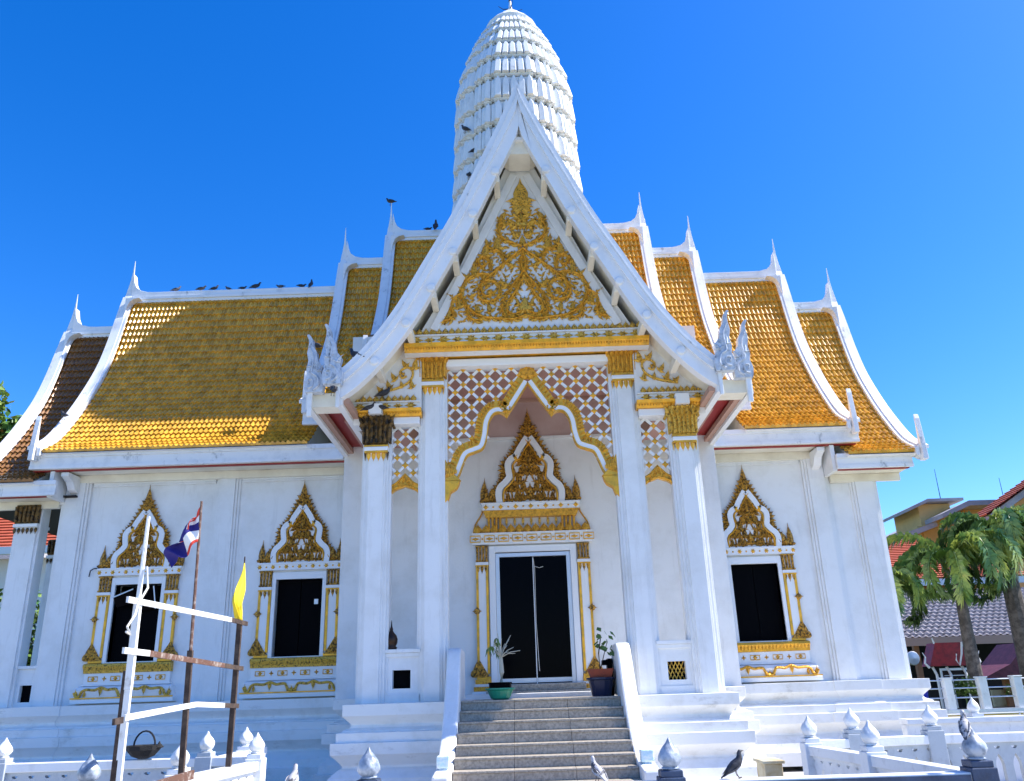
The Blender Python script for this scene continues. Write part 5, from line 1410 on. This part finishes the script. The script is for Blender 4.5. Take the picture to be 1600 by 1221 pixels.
# ------------------------------------------------------------------ palms and trees
def frond_mesh(L, droop, seed, nleaf=64, lw=.0055, ll=.32):
    r = random.Random(seed); b = MB(); pts = []
    p = Vector((0, 0, 0)); a = 1.25 - .2*r.random(); n = 14
    for k in range(n+1):
        pts.append(p.copy()); a -= droop/n*(1+.8*k/n)
        p = p + Vector((math.cos(a), 0, math.sin(a)))*L/n
    b.tube(pts, .028, 5, .006)
    for k in range(nleaf*2):
        t = .12 + .88*(k//2)/nleaf; f = t*n; i = min(n-1, int(f)); q = pts[i].lerp(pts[i+1], f-i); e = (pts[i+1]-pts[i]).normalized()
        for s in ((-1, 1) if k % 2 else (-1, 1)):
            ang = r.uniform(-1.3, 1.3); l = ll*(1-.55*abs(t-.4))*r.uniform(.75, 1.1)
            d = (e*.55 + Vector((0, s, 0))*math.cos(ang) + Vector((0, 0, 1))*math.sin(ang)*.7).normalized()
            m_ = q + d*l*.55; tp = q + d*l*r.uniform(.8, 1) + Vector((0, 0, -l*r.uniform(.3, .85))); w_ = e*lw
            b.add([q, m_+w_, tp, m_-w_], [(0, 1, 2), (0, 2, 3)])
    return b
def palm(loc, H, lean, label, n=15, L=2.3, seed=1, tr=.15):
    t = empty("palm_tree", loc, label, "palm tree", "palms on the right")
    x, y, z = loc; r = random.Random(seed); b = MB()
    pts = [(x + lean[0]*k/8*(k/8), y+lean[1]*k/8, z+H*k/8) for k in range(9)]
    b.tube(pts, tr*1.25, 12, tr*.72); b.build("trunk", BARK, t)
    top = Vector(pts[-1])
    b = MB(); b.lathe([(tr*.72, 0), (tr*.85, .15), (tr*.6, .6), (.04, .9)], tuple(top), 10); b.build("crownshaft", LEAFY, t)
    for k in range(n):
        fb = frond_mesh(L*r.uniform(.8, 1.1), r.uniform(2.0, 3.5), seed*50+k)
        az = k*2.399 + r.uniform(-.2, .2)
        fb.build("frond", LEAFP if k % 4 else LEAFY, t, loc=tuple(top+Vector((0, 0, .5))), rot=(0, r.uniform(-.3, .25), az))
palm((11.45, 9, GZ), 3.85, (.05, 0), "foxtail palm left of the pair, in front of the orange building", 17, 2.9, 3, .17)
palm((13.1, 9.3, GZ), 4.7, (-.05, 0), "thick-trunked foxtail palm at the right edge", 17, 2.9, 8, .26)
palm((9.7, 9.8, GZ), 3.1, (0, 0), "low palm partly hidden behind the corner of the temple", 13, 2.5, 11, .14)
def broadleaf(loc, H, cr, label, seed, n=1500, m=LEAFD, ls=.16):
    t = empty("tree", loc, label, "tree", "broad-leaved trees on the left"); r = random.Random(seed); x, y, z = loc
    b = MB(); b.tube([loc, (x+.1, y, z+H*.4), (x, y, z+H*.75)], .16, 8, .07)
    cl = []
    for k in range(16):
        a = r.uniform(0, 6.28); e = r.uniform(-.5, 1.3); c = Vector((x, y, z+H)) + Vector((math.cos(a)*math.cos(e)*cr, math.sin(a)*math.cos(e)*cr, math.sin(e)*cr*.8))*r.uniform(.4, 1)
        b.tube([(x, y, z+H*.6), tuple((Vector((x, y, z+H*.8))+c)/2), tuple(c)], .05, 5, .015); cl.append((c, r.uniform(.25, .5)*cr))
    b.build("trunk", BARK, t); b = MB()
    for k in range(n):
        c, q = r.choice(cl); d = Vector((r.gauss(0, 1), r.gauss(0, 1), r.gauss(0, .8)));  d = d.normalized()*q*r.random()**.4; p = c+d
        a = Vector((r.uniform(-1, 1), r.uniform(-1, 1), r.uniform(-1, .3))).normalized()*ls; s = a.cross(Vector((r.uniform(-1, 1), r.uniform(-1, 1), 1))).normalized()*ls*.32
        b.add([p, p+a*.5+s, p+a, p+a*.5-s], [(0, 1, 2, 3)])
    b.build("crown", m, t)
broadleaf((-19.4, 14, GZ), 10.3, 2.0, "tall leafy tree at the far left edge behind the temple", 3, 4500, LEAFP, .30)
broadleaf((-15.4, 9.5, GZ), 2.8, 1.9, "low bright green tree seen beside the left porch column", 5, 3800, LEAFY, .22)
broadleaf((-13.6, 11.5, GZ), 3.2, 1.8, "dark green tree seen through the open side porch", 6, 3500, LEAFP, .22)

# ------------------------------------------------------------------ background buildings
def tiled_slope(parent, A, B_, C_, Dd, rows, m, nm="roof"):
    """stepped roof slope: A,B eave corners, C,D ridge corners (A-D, B-C pairs)"""
    A, B_, C_, Dd = map(Vector, (A, B_, C_, Dd)); n = (B_-A).cross(Dd-A).normalized()
    if n.z < 0: n = -n
    b = MB()
    for k in range(rows):
        t0, t1 = k/rows, (k+1)/rows
        a0, b0 = A.lerp(Dd, t0), B_.lerp(C_, t0); a1, b1 = A.lerp(Dd, t1), B_.lerp(C_, t1)
        b.add([a0+n*.06, b0+n*.06, b1+n*.01, a1+n*.01, a0-n*.02, b0-n*.02], [(0, 1, 2, 3), (4, 5, 1, 0)])
    b.add([A-n*.03, B_-n*.03, C_-n*.03, Dd-n*.03], [(0, 1, 2, 3)])
    return b.build(nm, m, parent)
ob = empty("orange_house", (17, 22, GZ), "orange house with a red clay tiled roof behind the palms", "house")
b = MB(); b.box(14.7, 19.6, 20.6, 29, GZ, 3.6); b.build("wall", ORANGE, ob)
b = MB(); b.box(14.2, 20, 20.0, 20.15, 3.55, 3.8); b.box(14.2, 14.35, 20.16, 29, 3.55, 3.8); b.build("gutter", TRIM, ob)
tiled_slope(ob, (14.1, 20.0, 3.82), (20.2, 20.0, 3.82), (17.6, 24, 6.0), (16.6, 24, 6.0), 22, PINKTILE)
tiled_slope(ob, (14.1, 30.0, 3.82), (14.1, 20.0, 3.82), (16.6, 24, 6.0), (16.6, 27, 6.0), 18, PINKTILE)
for xx in (16.3, 19.0):
    b = MB(); b.box(xx, xx+1.1, 20.54, 20.58, 1.2, 2.6); wv = b.build("window", DARKROOM, ob); b = MB(); b.box(xx-.06, xx+1.16, 20.50, 20.535, 1.12, 1.19); b.build("sill", TRIM, wv)
tb = empty("apartment_building", (24, 32, GZ), "tall cream building with flat grey overhanging roofs behind the palms", "building")
b = MB(); b.box(21.2, 22.9, 30.4, 33.5, 6.0, 8.84); b.build("stair_tower", YELLOW, tb)
b = MB(); b.prism_y([(20.4, 8.40), (21.5, 8.86), (23.4, 8.88), (23.4, 9.02), (21.5, 9.02), (20.4, 8.56)], 29.8, 34); b.build("tower_roof", CONC, tb)
b = MB(); b.box(21.0, 27, 30.5, 38, GZ, 7.7); b.build("wall", YELLOW, tb)
b = MB(); b.prism_y([(21.4, 7.72), (22.9, 8.32), (27.5, 8.32), (27.5, 8.55), (22.9, 8.58), (21.4, 7.95)], 28.4, 38); b.build("roof", CONC, tb)
b = MB(); b.box(23.2, 27.2, 29.6, 33, 3, 8.31); b.build("wall", YELLOW, tb)
b = MB(); b.prism_y([(19.4, 6.75), (21.6, 7.5), (21.6, 7.75), (19.4, 7.05)], 29.5, 36); b.build("balcony_roof", CONC, tb)
b = MB(); b.box(23.9, 25.0, 29.50, 29.56, 6.9, 7.95); wv = b.build("window", BLUEGL, tb)
b = MB(); b.box(23.85, 25.05, 29.44, 29.49, 7.5, 7.54); b.box(24.42, 24.47, 29.43, 29.485, 6.9, 7.95); b.build("frame", TRIM, wv)
b = MB(); b.box(23.3, 23.6, 29.50, 29.56, 7.0, 7.7); b.build("window", BLUEGL, tb)
for xx, zb_, h_ in ((22.6, 8.7, 2.1), (26.0, 8.6, 1.6)):
    b = MB(); b.tube([(xx, 30.6, zb_-1.2), (xx, 30.6, zb_+h_)], .035, 5, .012); b.build("antenna", CABLE, tb)
rb = empty("red_roofed_house", (27, 26, GZ), "yellow house with a steep red roof at the right edge", "house")
b = MB(); b.prism_y([(22.6, GZ), (34, GZ), (34, 8.6), (29, 11.0), (22.6, 7.25)], 25.5, 26.3); b.build("wall", ORANGE, rb)
b = MB(); b.prism_y([(21.5, 7.06), (25.6, 9.55), (29, 11.5), (34.5, 9.0), (34.5, 8.75), (29, 11.2), (25.6, 9.25), (21.5, 6.74)], 24.5, 26.4); b.build("barge", CONC, rb)
tiled_slope(rb, (21.4, 24.4, 7.1), (21.4, 26.4, 7.1), (29, 26.4, 11.62), (29, 24.4, 11.62), 24, PINKTILE)
sh = empty("market_shelter", (16, 17, GZ), "open shelter with a grey corrugated roof and brown posts under the palms", "shelter")
b = MB(); n = 90
vs = []
for i in range(n+1):
    xx = 12.2 + 10*i/n; dz = .05*(i % 2); vs += [(xx, 14.6, 1.35+dz), (xx, 19.2, 3.25+dz)]
b.add(vs, [(2*i, 2*i+2, 2*i+3, 2*i+1) for i in range(n)])
for k in range(14): yy = 14.7+k*.33; zz = 1.36+(yy-14.6)*.413; b.box(12.2, 22.2, yy, yy+.05, zz+.05, zz+.085)
b.build("corrugated_roof", CORR, sh)
b = MB(); b.box(12.2, 22.2, 14.5, 14.58, 1.10, 1.36); b.build("fascia", PINK, sh)
b = MB(); b.box(12.0, 24, 19.2, 19.4, GZ, 3.2); b.build("back_wall", DARKROOM, sh)
for xx in (12.6, 14.4, 16.2, 18.0): b = MB(); b.box(xx, xx+.16, 14.8, 14.96, GZ, 1.4); b.build("post", POSTW, sh)
for xx, zz in ((13.2, -.2), (15.0, .1), (17.2, -.1)):
    b = MB(); b.box(xx, xx+1.0, 15.6, 16.0, GZ, zz); b.build("stall_counter", DARKW, sh)
fn = MB(); fn.lathe([(.02, 0), (.20, .02), (.22, .05), (.20, .08), (.02, .1)], (0, 0, 0), 16); o = fn.build("wall_fan", ALU, sh, loc=(12.3, 14.4, .72), rot=(PI/2, 0, 0))

# small red-roofed notice shrine
sr = empty("notice_shrine", (11.5, 10.2, GZ), "small notice board shrine with a red roof and curled white horns", "shrine")
b = MB(); b.prism_y([(10.75, .42), (11.95, .42), (11.72, 1.02), (11.0, 1.02)], 9.9, 10.4); b.build("roof", SHRED, sr)
b = MB()
for s, cx in ((1, 10.75), (-1, 12.05)):
    b.tube([(cx, 9.95, .38), (cx-s*.10, 9.95, .5), (cx-s*.06, 9.95, .66), (cx-s*.12, 9.95, .78)], .035, 6, .01)
b.tube([(11.0, 9.95, 1.0), (10.96, 9.95, 1.16)], .03, 5, .01); b.tube([(11.72, 9.9, 1.02), (11.86, 9.9, .72), (12.1, 9.9, .42)], .035, 5, .03); b.tube([(11.72, 9.9, 1.02), (11.66, 9.9, .72), (11.55, 9.9, .42), (11.48, 9.9, .56), (11.52, 9.9, .72)], .035, 5, .02)
b.build("curled_horn", TRIM, sr)
for xx in (10.98, 11.36, 11.78): b = MB(); b.tube([(xx-.08, 10.1, .40), (xx, 10.1, .2), (xx, 10.1, GZ)], .035, 6); b.build("post", TRIM, sr)
b = MB(); b.box(11.12, 11.9, 10.15, 10.22, -.15, .30); nbd = b.build("notice_board", DARKW, sr)
b = MB(); b.box(11.10, 11.92, 10.10, 10.148, .30, .36); b.box(11.10, 11.14, 10.10, 10.148, -.2, .30); b.box(11.88, 11.92, 10.10, 10.148, -.2, .30)
for k in range(3): b.box(11.2, 11.84, 10.12, 10.148, -.08+.12*k, -.06+.12*k)
b.build("board_frame", ALU, nbd)
# maroon pavilion at the right edge
pv = empty("pavilion", (14.4, 11, GZ), "small pavilion with a maroon tiled roof at the right edge", "pavilion")
b = MB(); b.prism_y([(12.5, .12), (13.2, .42), (13.8, .98), (14.6, .98), (16.2, .1), (16.2, .02), (12.5, .04)], 10.4, 12); b.build("roof", PURPLE, pv)
for xx in (13.2, 14.0, 15.2): b = MB(); b.box(xx, xx+.14, 10.9, 11.04, GZ, .1); b.build("post", POSTW, pv)
b = MB(); b.box(12.9, 16, 11.1, 11.2, GZ, -.25); b.build("counter", STAIN, pv)
# pipe railing
rl = empty("pipe_railing", (10, 8, GZ), "white post and steel pipe railing on a yellow wall below the palms", "railing")
for k in range(7):
    xx = 10.14+.86*k; b = MB(); b.box(xx, xx+.20, 8.0, 8.2, -.62, .10); b.box(xx-.02, xx+.22, 7.98, 8.22, .10, .13); b.build("post", FENCE, rl, bevel=.01)
for zz in (.06, -.13, -.35):
    b = MB(); b.tube([(8.6, 8.1, zz), (16.5, 8.1, zz)], .018, 6); b.build("pipe", ALU, rl)
b = MB(); b.box(8.6, 17, 7.95, 8.25, -.70, -.62); b.build("coping", FENCE, rl)
b = MB(); b.box(8.62, 17, 8.0, 8.2, GZ, -.702); b.build("wall", YELLOW, rl)
rl2 = empty("steel_handrail", (9, 5, GZ), "thin steel handrail in front of the yellow wall", "railing")
for zz in (-.62, -.80): b = MB(); b.tube([(8.2, 5.6, zz), (14, 5.6, zz)], .016, 6); b.build("pipe", ALU, rl2)
for k in range(6): b = MB(); b.tube([(8.4+k*1.05, 5.6, GZ), (8.4+k*1.05, 5.6, -.6)], .016, 6); b.build("post", ALU, rl2)
def shrub(loc, label, seed, n=420, rr=.42, m=LEAFY):
    r = random.Random(seed); b = MB(); x, y, z = loc
    for k in range(n):
        d = Vector((r.gauss(0, 1), r.gauss(0, 1), abs(r.gauss(0, 1)))).normalized()*rr*r.random()**.5; p = Vector(loc)+d
        a = Vector((r.uniform(-1, 1), r.uniform(-1, 1), r.uniform(-.4, .8))).normalized()*.13; s = a.cross(Vector((0, .3, 1))).normalized()*.028
        b.add([p, p+a*.5+s, p+a, p+a*.5-s], [(0, 1, 2, 3)])
    b.tube([(x, y, GZ), (x, y, z+.1)], .02, 5)
    o = b.build("shrub", m); setp(o, label, "shrub", "shrubs by the railing"); 
shrub((10.9, 8.6, -.30), "leafy green shrub behind the left part of the pipe railing", 1)
shrub((12.3, 8.7, -.40), "low shrub behind the middle of the pipe railing", 2, 300, .36)
shrub((13.5, 8.7, -.30), "green shrub behind the pipe railing at the right edge", 4, 360)
b = MB(); b.lathe([(.16, 0), (.20, .5), (.21, .52), (.19, .54), (.02, .56)], (0, 0, 0), 14); o = b.build("blue_barrel", BLUEBIN, loc=(9.85, 8.8, -.62)); setp(o, "blue plastic barrel behind the railing next to the temple corner", "barrel")
b = MB(); b.box(9.4, 14.5, 8.6, 9.0, GZ, -.62); o = b.build("raised_bed", DARKW); setp(o, "dark raised planting bed behind the pipe railing", "planting bed")
# left background
lh = empty("white_house", (-17, 14, GZ), "white house with a red tiled roof behind the left porch", "house")
b = MB(); b.box(-24, -15.8, 15, 22, GZ, 5.0); b.build("wall", TRIM, lh)
tiled_slope(lh, (-25, 14.2, 5.2), (-15.2, 14.2, 5.2), (-16.6, 18, 7.6), (-24, 18, 7.6), 16, PINKTILE)
b = MB(); b.box(-25, -15.2, 14.0, 14.18, 5.0, 5.25); b.build("gutter", TRIM, lh)
fb = empty("flat_roofed_block", (-24, 22, GZ), "pale flat-roofed block behind the tree at the far left", "building")
b = MB(); b.box(-32, -22.0, 22, 28, GZ, 11.2); b.build("wall", CONC, fb); b = MB(); b.box(-32.4, -21.5, 21.6, 28.2, 11.202, 11.6); b.build("roof_slab", TRIM, fb)
b = MB(); b.tube([(-9.02, 3.06, 2.60), (-9.0, 3.05, 2.72), (-8.93, 3.05, 2.76), (-8.78, 3.06, 2.76)], .012, 5); o = b.build("wall_cable", CABLE, T)
